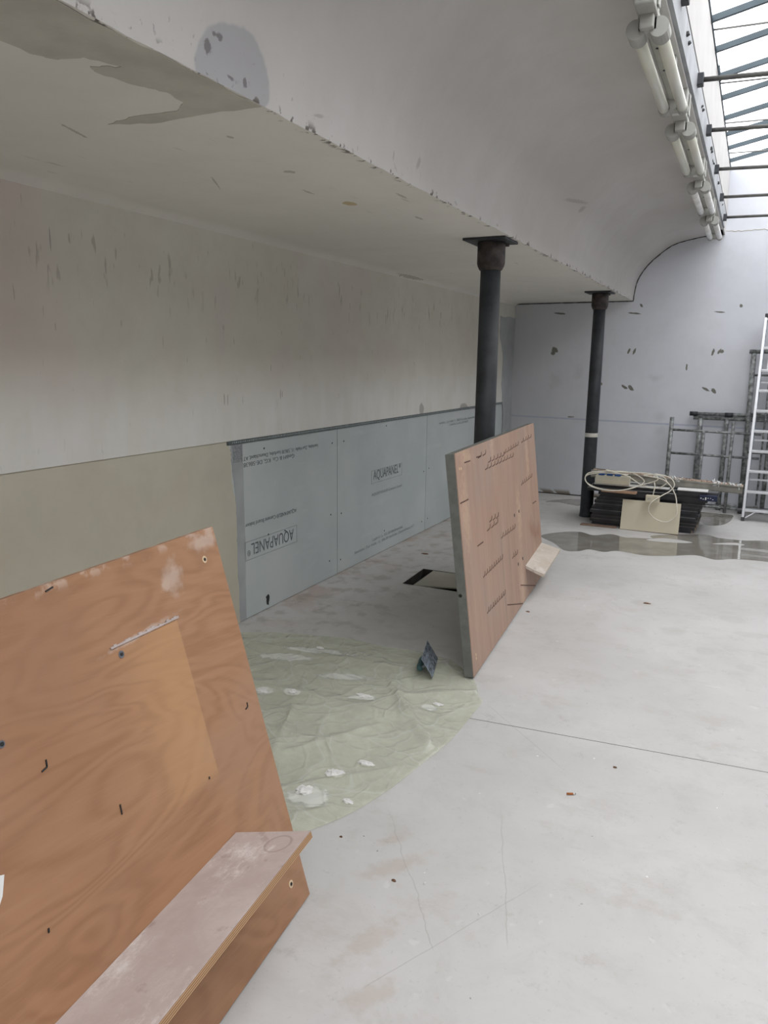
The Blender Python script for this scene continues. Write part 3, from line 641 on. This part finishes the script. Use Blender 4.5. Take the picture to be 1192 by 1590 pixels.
# ---------------------------------------------------------------- plastic sheet
out = [(-1.30, 1.90), (-1.219, 1.949), (-1.191, 1.979), (-1.129, 2.101), (-1.072, 2.292), (-1.033, 2.514), (-.998, 2.761), (-.994, 3.04), (-.995, 3.13), (-1.0, 3.19), (-1.03, 3.22), (-1.07, 3.31), (-1.12, 3.40), (-1.283, 3.562), (-1.344, 3.585), (-1.544, 3.61), (-1.69, 3.588), (-1.94, 3.603), (-2.204, 3.547), (-2.45, 3.45), (-2.58, 3.3), (-2.60, 2.7), (-2.55, 2.1), (-2.2, 1.75), (-1.7, 1.65)]
c0 = Vector((-1.75, 2.7)); dens = [Vector((p.x, p.y)) for p in cr_spline([(a, b, 0) for a, b in out], 12, True)]
ridges = [((-1.46, 3.15), (-1.07, 2.68), .030, .035), ((-1.74, 2.72), (-1.59, 2.33), .022, .03), ((-2.1, 2.85), (-1.32, 2.86), .016, .05), ((-1.55, 2.35), (-1.32, 2.74), .016, .03), ((-1.32, 3.06), (-1.05, 3.25), .018, .03), ((-1.30, 2.0), (-1.2, 2.1), .02, .025), ((-2.3, 3.3), (-1.5, 3.35), .012, .03), ((-1.3, 3.5), (-1.15, 3.32), .018, .03), ((-1.9, 2.5), (-1.3, 2.5), .012, .04), ((-1.45, 2.1), (-1.1, 2.45), .014, .03), ((-1.7, 3.5), (-1.35, 3.05), .01, .03)]
from mathutils import noise as mn
def sheet_z(p):
    z = .0035 + .007 * max(0, mn.fractal(Vector((p.x * 5, p.y * 5, 1.3)), 1, 2, 4) + .15)
    for a, b, h, wd in ridges:
        a, b = Vector(a), Vector(b); ab = b - a; t_ = max(0, min(1, (p - a).dot(ab) / ab.length_squared)); q = a + ab * t_
        side = 1; d = (p - q).length + .012 * mn.noise(Vector((p.x * 9, p.y * 9, 0)))
        z += h * math.exp(-abs(d) / wd * 1.4) * (1 - .5 * abs(t_ - .5))
    pa, pb = Vector((-1.14, 3.36)), Vector((-1.18, 3.9)); ab = pb - pa; t_ = max(0, min(1, (p - pa).dot(ab) / ab.length_squared)); d2 = (p - pa - ab * t_).length
    return .004 + (z - .004) * max(0, min(1, (d2 - .06) / .08))
bm = bmesh.new(); nr = 90; rows = []
for k in range(1, nr + 1):
    rows.append([bm.verts.new((*(q := c0 + (p - c0) * (k / nr)), sheet_z(q) if k < nr else .0025)) for p in dens])
cv = bm.verts.new((*c0, sheet_z(c0))); N = len(dens)
for i in range(N): bm.faces.new((cv, rows[0][i], rows[0][(i + 1) % N]))
for a, b in zip(rows, rows[1:]):
    for i in range(N): bm.faces.new((a[i], b[i], b[(i + 1) % N], a[(i + 1) % N]))
tag(link('plastic_sheet', bm, M_FILM, smooth=True), 'crumpled pale green plastic sheet on the floor between the two panels', 'plastic sheet')

# plaster lumps on the sheet
def lump(name, x, y, z, rx, ry, h, mat, label, cat, group=None, seed=0):
    bm = bmesh.new(); bmesh.ops.create_icosphere(bm, subdivisions=3, radius=1)
    for v in bm.verts:
        f = 1 + .5 * mn.noise(v.co * 2.2 + Vector((seed * 3.1, 0, 0))); v.co = Vector((v.co.x * rx * f, v.co.y * ry * f, max(v.co.z, -.2) * h * f))
    o = link(name, bm, mat); o.location = (x, y, z + h * .15); return tag(o, label, cat, group)
for i, (x, y, rx, ry, lb) in enumerate(((-1.298, 2.311, .034, .028, 'thick white plaster lump in the middle of the sheet near its front'), (-1.227, 2.431, .035, .016, 'thin flat plaster smear right of the thickest white lump'), (-1.34, 2.16, .03, .03, 'wide pale plaster splat on the sheet beside the front panel edge'),
    (-1.823, 2.843, .022, .018, 'white plaster crumb on the sheet, upper of the pair by the front panel'), (-1.965, 2.794, .028, .018, 'white plaster crumb touching the front panel edge in view'), (-1.167, 2.17, .022, .012, 'small plaster crumb near the curved front edge of the sheet'), (-1.169, 3.047, .025, .012, 'small white crumb on the sheet nearest its right edge'),
    (-1.509, 2.964, .04, .015, 'long thin plaster smear at the back of the sheet, centre'), (-2.0, 3.40, .022, .012, 'plaster crumb on the shaded back of the sheet'))):
    lump('plaster_lump', x, y, sheet_z(Vector((x, y))) - .001, rx, ry, .007, M_CHIP, lb, 'plaster', 'plaster lumps on the sheet', i)
for i, (x, y, r, lb) in enumerate(((-.347, 2.85, .007, 'tiny dark brown crumb beyond the orange butt, near the floor joint'), (-.842, 1.865, .007, 'tiny dark crumb on the floor in line with the front shelf end'), (-.498, 5.086, .022, 'pale brown crumb on the far floor right of the middle panel'),
    (-2.3, 5.604, .03, 'brown twig-like scrap near the foot of the grey boards'), (-.753, 1.896, .005, 'pale grain of grit right of the front shelf'), (-.563, 1.845, .005, 'pale grit speck on the open foreground floor'), (-1.09, 1.983, .005, 'brown grit beside the front tip of the sheet'), (-1.153, 4.55, .012, 'dark splinter by the foot of the middle panel'))):
    lump('floor_debris', x, y, 0, r, r * .55, .005, M_CHIP if 'pale g' in lb else M_DEBRIS, lb, 'debris', 'small debris on the floor', i + 20)

o = empty('cigarette_butt', (-.46, 2.582, .0042), 'orange cigarette butt lying alone on the pale open floor', 'cigarette butt'); o.rotation_euler = (0, 0, .45)
bm = bmesh.new(); tube(bm, (-.016, 0, 0), (.007, 0, 0), .004, 12); link('filter', bm, plain('orange_tip_paper', (.38, .13, .04), .8), o, True)
bm = bmesh.new(); tube(bm, (.007, 0, 0), (.013, 0, 0), .004, 12, .0036); link('paper', bm, M_WHITE, o, True)
bm = bmesh.new(); tube(bm, (.013, 0, 0), (.016, 0, 0), .0036, 12, .0025); link('ash', bm, M_BLACK, o, True)

# ---------------------------------------------------------------- trowel
P0, Q0 = Vector((-1.291, 3.284, .016)), Vector((-1.363, 3.533, .016)); wv = Vector((-.0545, -.016, .0945))
e = (Q0 - P0).normalized(); u = (wv - e * wv.dot(e)).normalized(); nrm = e.cross(u)
if nrm.x > 0: nrm = -nrm
mt = Matrix((e, u.cross(e) * 1, u)).transposed().to_4x4(); mt.translation = P0
tr_ = empty('plastering_trowel', mat=mt, label='plastering trowel with teal handle standing on its blade edge by the middle panel', cat='trowel')
sg = 1 if (mt.to_3x3() @ Vector((0, 1, 0))).x < 0 else -1
link('blade', bx((0, -.0008, 0), (.262, .0008, .112), .0004), M_TROWEL, tr_)
link('mount', bx((.03, sg * .001, .048), (.21, sg * .008, .064)) if sg > 0 else bx((.03, -.008, .048), (.21, -.001, .064)), M_STEEL, tr_)
for xx in (.06, .185): 
    bm = bmesh.new(); tube(bm, (xx, sg * .006, .056), (xx, sg * .045, .056), .006, 10); link('shank', bm, M_STEEL, tr_, True)
bm = bmesh.new(); pr = [(.011, 0), (.016, .012), (.018, .04), (.0165, .08), (.018, .11), (.015, .135), (.009, .142)]
lathe(bm, pr); bmesh.ops.transform(bm, matrix=Matrix.Translation((.05, sg * .05, .056)) @ Matrix.Rotation(math.pi / 2, 4, 'Y'), verts=bm.verts[:]); link('handle', bm, M_TEAL, tr_, True)

# ---------------------------------------------------------------- puddles
def puddle(polys, label, z=.0012):
    polys = [[(p.x, p.y) for p in cr_spline([(a, b, 0) for a, b in pl], 6, True)] for pl in polys]
    tag(link('puddle', flat(polys, .0012, lambda a, b, h: (a, b, z * .3 + h)), M_WATER), label, 'puddle', 'water on the floor')
puddle([[(-1.62, 6.72), (-1.50, 6.95), (-1.34, 7.06), (-1.20, 6.98), (-1.06, 7.10), (-.93, 7.03), (-.86, 7.05), (-.70, 7.10), (-.70, 7.24), (-.31, 7.50), (-.15, 7.42), (.05, 7.42), (.3, 7.50), (.9, 7.4), (1.0, 6.9), (.6, 6.6), (.23, 6.68), (-.01, 6.646), (-.15, 6.55), (-.30, 6.631), (-.5, 6.5), (-.685, 6.425), (-.9, 6.47), (-1.0, 6.38), (-1.127, 6.41), (-1.2, 6.30), (-1.31, 6.28), (-1.45, 6.50)],
        [(-.74, 7.02), (-.60, 7.00), (-.42, 7.05), (-.36, 7.12), (-.50, 7.17), (-.64, 7.15)], [(-.20, 7.14), (-.06, 7.17), (.06, 7.22), (.0, 7.29), (-.10, 7.24)]], 'long shallow puddle in front of the black board stack')
puddle([[(-.30, 8.0), (-.16, 8.05), (-.09, 8.28), (-.07, 8.5), (-.08, 8.66), (-.25, 8.69), (-.45, 8.66), (-.42, 8.4)]], 'wet patch between the black stack and the stepladder foot')
puddle([[(-2.0, 8.45), (-1.85, 8.50), (-1.62, 8.40), (-1.58, 8.75), (-1.75, 8.8), (-1.95, 8.62)]], 'small wet patch near the far wall behind the taped column')

# ---------------------------------------------------------------- stack of black boards
z = .001; names = ['bottom', 'second from the bottom', 'third from the bottom', 'fourth from the bottom', 'fifth from the bottom', 'sixth from the bottom', 'seventh from the bottom', 'eighth from the bottom', 'ninth from the bottom', 'fourth from the top', 'third from the top', 'second from the top', 'topmost']
tag(link('brown_sheet', bx((-1.40, 7.37, .0005), (-1.06, 7.448, .011), .002), M_CARD), 'brown board lying flat at the lower left corner of the black stack', 'board')
X0 = [-1.31, -1.33, -1.325, -1.315, -1.33, -1.32, -1.29, -1.30, -1.27, -1.25, -1.26, -1.37, -1.33]
X1 = [-.40, -.37, -.36, -.355, -.37, -.345, -.36, -.34, -.33, -.30, -.28, -.20, -.56]
for i in range(13):
    th = .0305; y0 = 7.475 + random.uniform(-.02, .03)
    if i == 11: y0 = 7.455
    if i == 12: y0 = 7.50
    b = empty('stacked_board', ((X0[i] + X1[i]) / 2, y0 + .3, z), f'black faced board, {names[i]} of the stack by the taped column', 'board', 'black boards in the stack')
    hx = (X1[i] - X0[i]) / 2
    link('face', bx((-hx, -.3, 0), (hx, .28, th - .0035), .001), M_SHEETB, b)
    link('rim', bx((-hx + .003, -.297, th - .0035), (hx - .003, .277, th - .0005)), M_SHEETE if i in (0, 1, 2) else M_SHEETG, b)  # grey rims paint the highlights between boards; lowest three show tan core
    if i < 3: link('end_lipping', bx((hx, -.298, .002), (hx + .012, .27, th - .002)), M_SHEETE, b)
    z += th
ZT = z
zb = ZT - .0305     # top of the second from the top, right-hand part is free
tag(link('white_sheet', bx((-1.31, 7.485, ZT), (-.62, 7.95, ZT + .012), .001), M_WHITE), 'white laminated sheet on top of the black stack', 'sheet')
tag(link('tan_batten', bx((-1.22, 7.37, .0005 + ZT - .052), (-.90, 7.448, ZT - .034), .002), M_TANWOOD), 'short tan wood batten sticking out of the black stack front', 'batten')
o = empty('control_box', (-.415, 7.56, zb), 'black box with white lid at the right end of the black stack', 'box')
link('body', bx((-.125, -.15, 0), (.125, -.025, .045), .003), M_SHEETB, o); link('lid', bx((-.13, -.155, .045), (.13, -.02, .055), .002), M_WHITE, o)
o = empty('socket_rail', (-.245, 7.38, zb - .038 + .0095), 'dark navy strip with small white specks projecting from the stack right side', 'strip')
o.location = (-.25, 7.405, ZT - .0305 * 2 + .002)
link('body', bx((-.10, -.04, 0), (.05, .035, .05), .003), M_NAVY, o)
bm = bmesh.new(); [box(bm, (-.09 + k * .02, -.0415, .01 + .02 * random.random()), (-.08 + k * .02, -.04, .018 + .02 * random.random())) for k in range(6)]; link('specks', bm, M_WHITE, o)['kind'] = 'stuff'

# cream board leaning on the stack front
bl = Matrix.Translation((0, 0, 0)); ang = math.radians(13)
mb = Matrix(((1, 0, 0, -.76), (0, math.cos(ang), math.sin(ang), 7.372), (0, -math.sin(ang), math.cos(ang), .004), (0, 0, 0, 1)))
mb = Matrix.Translation((-.762, 7.365, .005)) @ Matrix.Rotation(-ang, 4, 'X') @ Matrix.Rotation(-.03, 4, 'Z')
o = empty('cream_board', mat=mb, label='cream laminated board leaning against the front of the black stack', cat='board')
link('face', bx((-.262, 0, 0), (.262, .003, .285), .001), M_CREAM, o); link('backing', bx((-.262, .003, -.004), (.262, .014, .284)), M_MARK, o)

# long trunking lying across the top
a, b = Vector((-1.36, 7.62, ZT + .06)), Vector((.0, 7.60, ZT + .004)); L = (b - a).length
mtr = Matrix.Translation(a) @ Matrix.Rotation(math.atan2(a.z - b.z, b.x - a.x), 4, 'Y')
o = empty('metal_trunking', mat=mtr, label='long dusty metal trunking lying across the black stack', cat='trunking')
bm = bmesh.new(); box(bm, (0, -.07, 0), (L, -.066, .07)); box(bm, (0, .066, 0), (L, .07, .07)); box(bm, (0, -.07, -.002), (L, .07, .003)); box(bm, (L - .003, -.07, 0), (L, .07, .065)); box(bm, (0, -.085, .060), (L, -.066, .066)); link('channel', bm, M_GUTTER, o)
link('filling', bx((.0, -.065, .003), (L - .004, .065, .062)), M_RUBBLE, o)
bm = bmesh.new()
for k in range(260):
    x = random.uniform(.25, L - .02); s = random.uniform(.006, .018)
    bmesh.ops.create_icosphere(bm, subdivisions=1, radius=s, matrix=Matrix.Translation((x, random.uniform(-.055, .055), .062)) @ Matrix.Rotation(random.random() * 3, 4, 'X') @ Matrix.Diagonal((1.3, 1, .6, 1)))
link('rubble', bm, M_RUBBLE, o)['kind'] = 'stuff'
bm = bmesh.new()
for c_, n_ in ((.62, 20), (.78, 8), (1.16, 14), (1.27, 10)):
    for k in range(n_):
        bmesh.ops.create_icosphere(bm, subdivisions=1, radius=random.uniform(.01, .022), matrix=Matrix.Translation((c_ + random.uniform(-.06, .06), random.uniform(-.075, .0), .07 + random.uniform(-.02, .012))) @ Matrix.Rotation(random.random() * 3, 4, 'Y') @ Matrix.Diagonal((1.5, .5, .5, 1)))
link('plastic_scraps', bm, M_PLASTIC, o)['kind'] = 'stuff'
# cream power box with blue plugs
zc = ZT + .0125
o = empty('power_box', (-1.14, 7.505, zc), 'cream plastic power box with blue lids at the left end of the stack top', 'power box')
link('body', bx((-.16, -.045, 0), (.16, .04, .082), .006), M_CREAMP, o); link('side_rib', bx((-.15, -.048, .03), (.15, -.044, .036)), M_CREAM, o)
for k in range(3): link('blue_lid', bx((-.13 + k * .075, -.045, .082), (-.075 + k * .075, .02, .104 - .004 * k), .004), M_BLUE, o)
# cable, looped and hanging, with its socket block
cab = [(-1.0, 7.5, zc + .10), (-1.25, 7.42, zc + .11), (-1.38, 7.40, zc + .07), (-1.33, 7.36, zc - .01), (-1.15, 7.35, zc - .045), (-.95, 7.36, zc - .01), (-.84, 7.41, zc + .06), (-.98, 7.44, zc + .13), (-1.22, 7.43, zc + .125), (-1.36, 7.395, zc + .10), (-1.37, 7.38, zc + .02), (-1.24, 7.35, zc - .03), (-1.05, 7.35, zc - .035), (-.85, 7.39, zc + .03), (-.72, 7.40, zc + .09), (-.80, 7.42, zc + .135), (-1.05, 7.43, zc + .13), (-1.2, 7.42, zc + .14), (-1.0, 7.41, zc + .10),
       (-.85, 7.40, zc + .02), (-.72, 7.38, zc + .01), (-.64, 7.38, zc + .07), (-.70, 7.39, zc + .13), (-.85, 7.40, zc + .12), (-.66, 7.37, zc + .09), (-.56, 7.35, zc - .02), (-.53, 7.32, zc - .14), (-.53, 7.315, zc - .22), (-.60, 7.31, zc - .285), (-.70, 7.31, zc - .27), (-.765, 7.285, zc - .20), (-.755, 7.285, zc - .12), (-.68, 7.31, zc - .055), (-.60, 7.35, zc + .0), (-.57, 7.36, zc + .06), (-.62, 7.38, zc + .12), (-.75, 7.40, zc + .14)]
bm = bmesh.new(); sweep(bm, cr_spline(cab, 8), .0052, 8)
tag(link('extension_cable', bm, M_CABLE, smooth=True), 'white cable looped over the stack top and hanging in front', 'cable')
o = empty('socket_block', (-.745, 7.335, zc - .085), 'cream twin socket block hanging from the white cable in front of the stack', 'socket')
link('body', bx((-.062, -.022, -.034), (.062, .022, .034), .007), M_CREAM, o)
for xx in (-.028, .03):
    bm = bmesh.new(); tube(bm, (xx, -.0235, 0), (xx, -.020, 0), .022, 18); s2 = link('outlet', bm, M_CREAMP, o)
    bm = bmesh.new(); tube(bm, (xx - .008, -.0245, 0), (xx - .008, -.023, 0), .0035, 8); tube(bm, (xx + .008, -.0245, 0), (xx + .008, -.023, 0), .0035, 8); link('pin_hole', bm, M_BLACK, s2)
bm = bmesh.new(); sweep(bm, cr_spline([(0, 0, .03), (.005, .0, .07), (.01, .01, .11), (.0, .03, .15)], 6), .005, 8); link('flex', bm, M_CABLE, o, True)

# ---------------------------------------------------------------- scaffold frames on the far wall
def frame(label, tubes, origin=(0, 0, 0), mat=M_GALV):
    f = empty('scaffold_frame', origin, label, 'scaffold frame', 'scaffold frames against the far wall'); O = Vector(origin)
    for nm, a, b, r in tubes:
        bm = bmesh.new(); tube(bm, Vector(a) - O, Vector(b) - O, r, 12); link(nm, bm, mat, f, True)
    return f
ya, yb = 8.76, 8.90
frame('low scaffold frame with open left post standing in front of the other frames',
      [('post', (-.765, ya - .02, .0), (-.765, ya + .06, .99), .022), ('post', (-.435, ya - .02, 0.0), (-.435, ya + .05, .86), .016), ('post', (-.155, ya - .02, .0), (-.155, ya + .06, .97), .017),
       ('crossbar', (-.765, ya + .055, .855), (.12, ya + .055, .845), .013), ('crossbar', (-.765, ya + .035, .605), (.12, ya + .035, .595), .013), ('bottom_tube', (-.765, ya - .01, .06), (.12, ya - .01, .05), .015)], (-.4, ya, 0))
frame('wide scaffold frame with horizontal top tube leaning on the far wall',
      [('top_tube', (-.56, yb + .05, .985), (.95, yb + .05, .985), .020), ('post', (-.485, yb, .0), (-.485, yb + .05, .985), .026), ('post', (-.225, yb, .0), (-.225, yb + .05, .985), .024), ('post', (.20, yb, .0), (.20, yb + .05, .985), .022), ('post', (.90, yb, .0), (.90, yb + .05, .985), .022), ('bottom_tube', (-.48, yb - .01, .045), (.92, yb - .01, .045), .018)], (.2, yb, 0))
bm = bmesh.new(); tube(bm, (-.60, yb + .045, 1.028), (.97, yb + .05, 1.03), .0205, 12); o = link('steel_pole', bm, M_GALV, None, True); tag(o, 'loose dark steel pole lying along the top of the wide frame', 'pole')
for xx in (-.60, -.25):
    bm = bmesh.new(); tube(bm, (xx, yb + .0455, 1.028), (xx + .08, yb + .0455, 1.028), .0235, 12); link('pole_collar', bm, M_IRON, o, True)
yc = 8.80
frame('tall narrow scaffold frame standing behind the stepladder',
      [('post', (-.005, yc, .0), (-.03, yc + .14, 1.67), .026), ('post', (.62, yc, .0), (.60, yc + .14, 1.67), .026), ('top_tube', (-.075, yc + .14, 1.69), (.66, yc + .14, 1.69), .022)] +
      [('rung', (-.02, yc + .14 * z_ / 1.67, z_), (.61, yc + .14 * z_ / 1.67, z_), .012) for z_ in (.25, .65, 1.05, 1.45)] + [('stay', (.14, yc + .01, .1), (.14, yc + .12, 1.5), .010)], (.3, yc, 0))

# ---------------------------------------------------------------- stepladder
ld = empty('stepladder', (.27, 8.5, 0), 'tall aluminium stepladder at the right edge against the far wall', 'ladder'); O = Vector((.27, 8.5, 0))
def lpart(nm, a, b, w, d, mat=M_ALU, bev=.002):
    """bar of section w (x) by d (y) from a to b"""
    a, b = Vector(a) - O, Vector(b) - O; D = b - a
    bm = bmesh.new(); box(bm, (-w / 2, -d / 2, 0), (w / 2, d / 2, D.length), bev)
    zz = D.normalized(); xx = Vector((1, 0, 0)); xx = (xx - zz * xx.dot(zz)).normalized(); yy = zz.cross(xx)
    m = Matrix((xx, yy, zz)).transposed().to_4x4(); m.translation = a
    bmesh.ops.transform(bm, matrix=m, verts=bm.verts[:]); return link(nm, bm, mat, ld)
def fr(z, side, off=0): t_ = z / 2.05; return (.27 + side * (.245 - .02 * t_) , 8.41 + .33 * t_ + off, z)
for s in (-1, 1):
    lpart('front_rail', fr(0.01, s), fr(2.04, s), .026, .06)
    lpart('rear_rail', (.27 + s * .235, 8.55, .01), (.27 + s * .215, 8.815, 2.0), .022, .03, M_STEEL)
    lpart('rubber_foot', fr(0.0, s), fr(.035, s), .032, .066, M_LPLAST); lpart('rubber_foot', (.27 + s * .235, 8.55, 0), (.27 + s * .235, 8.55, .03), .03, .04, M_LPLAST)
for z_ in (.11, .295, .50, .70, .90, 1.10, 1.30, 1.50, 1.72):
    a, b = fr(z_, -1), fr(z_, 1); bm = bx((a[0] - O.x + .01, a[1] - .045, z_ - .012), (b[0] - O.x - .01, a[1] + .045, z_ + .012), .002)
    for v in bm.verts: v.co.y -= O.y
    link('step', bm, M_ALU, ld)
for z_ in (.40, .80, 1.38): link('rear_brace', bx((-.225, .05 + .1325 * z_ - .008, z_ - .009), (.225, .05 + .1325 * z_ + .012, z_ + .009), .002), M_ALU, ld)
lpart('corner_brace', (.045, 8.405, .03), (.14, 8.42, .10), .012, .02)
link('top_cap', bx((-.235, .20, 2.02), (.235, .36, 2.06), .006), M_LPLAST, ld)
link('tool_tray', bx((-.17, .20, 1.50), (.20, .212, 1.70), .004), M_WHITE, ld)

# ---------------------------------------------------------------- strip lights under the beam
def lamp_parts(root, white):
    Lh = 1.0
    link('housing', bx((-.026, 0.02, .035), (.026, Lh - .02, .085), .008), M_LAMPGREY, root)
    for k, y0 in enumerate((0, Lh - .055)):
        bm = bmesh.new(); rr = .034 if k == 0 else .025
        for s in (-1, 1): tube(bm, (s * .040, y0, 0), (s * .040, y0 + (.085 if k == 0 else .05), 0), rr, 20)
        box(bm, (-.035, y0, -.012), (.035, y0 + .06, .045), .005)
        link('end_cap', bm, M_LAMPGREY, root)
    for s in (-1, 1):
        bm = bmesh.new(); tube(bm, (s * .040, .04, 0), (s * .040, Lh - .02, 0), .0225, 20); link('tube_cover', bm, M_TUBEW if white else M_TUBE, root, True)
    bm = bmesh.new(); box(bm, (-.034, -.115, .035), (.034, .03, .165), .006); box(bm, (-.024, -.03, -.01), (.024, .03, .05), .004); link('junction_box', bm, M_LAMPGREY, root)
    link('mount_strap', bx((.036, -.05, .05), (.042, -.01, .15), .002), M_LAMPGREY, root)
    bm = bmesh.new()
    for yy in (.30, .55): tube(bm, (0, yy, .033), (0, yy, .036), .007, 8)
    link('fixing_hole', bm, M_BLACK, root)
    bm = bmesh.new(); sweep(bm, cr_spline([(-.02, -.26, .10), (-.02, -.22, .10), (-.015, -.16, .09), (-.01, -.10, .085)], 6), .008, 8); link('conduit', bm, M_TUBEW, root, True)
    link('bracket', bx((-.02, .75, .08), (.02, .80, .165), .003), M_LAMPGREY, root)
LB = ['twin tube strip light nearest the camera at the top of the picture', 'second twin tube strip light from the camera, yellowed', 'third twin tube strip light from the camera, whiter tubes', 'farthest and smallest twin tube strip light by the far wall']
for k, (y, wh) in enumerate(((3.09, 0), (4.41, 0), (5.80, 1), (7.14, 1))):
    o = empty('strip_light', (-.463, y, 2.722), LB[k], 'strip light', 'strip lights under the beam'); lamp_parts(o, wh)
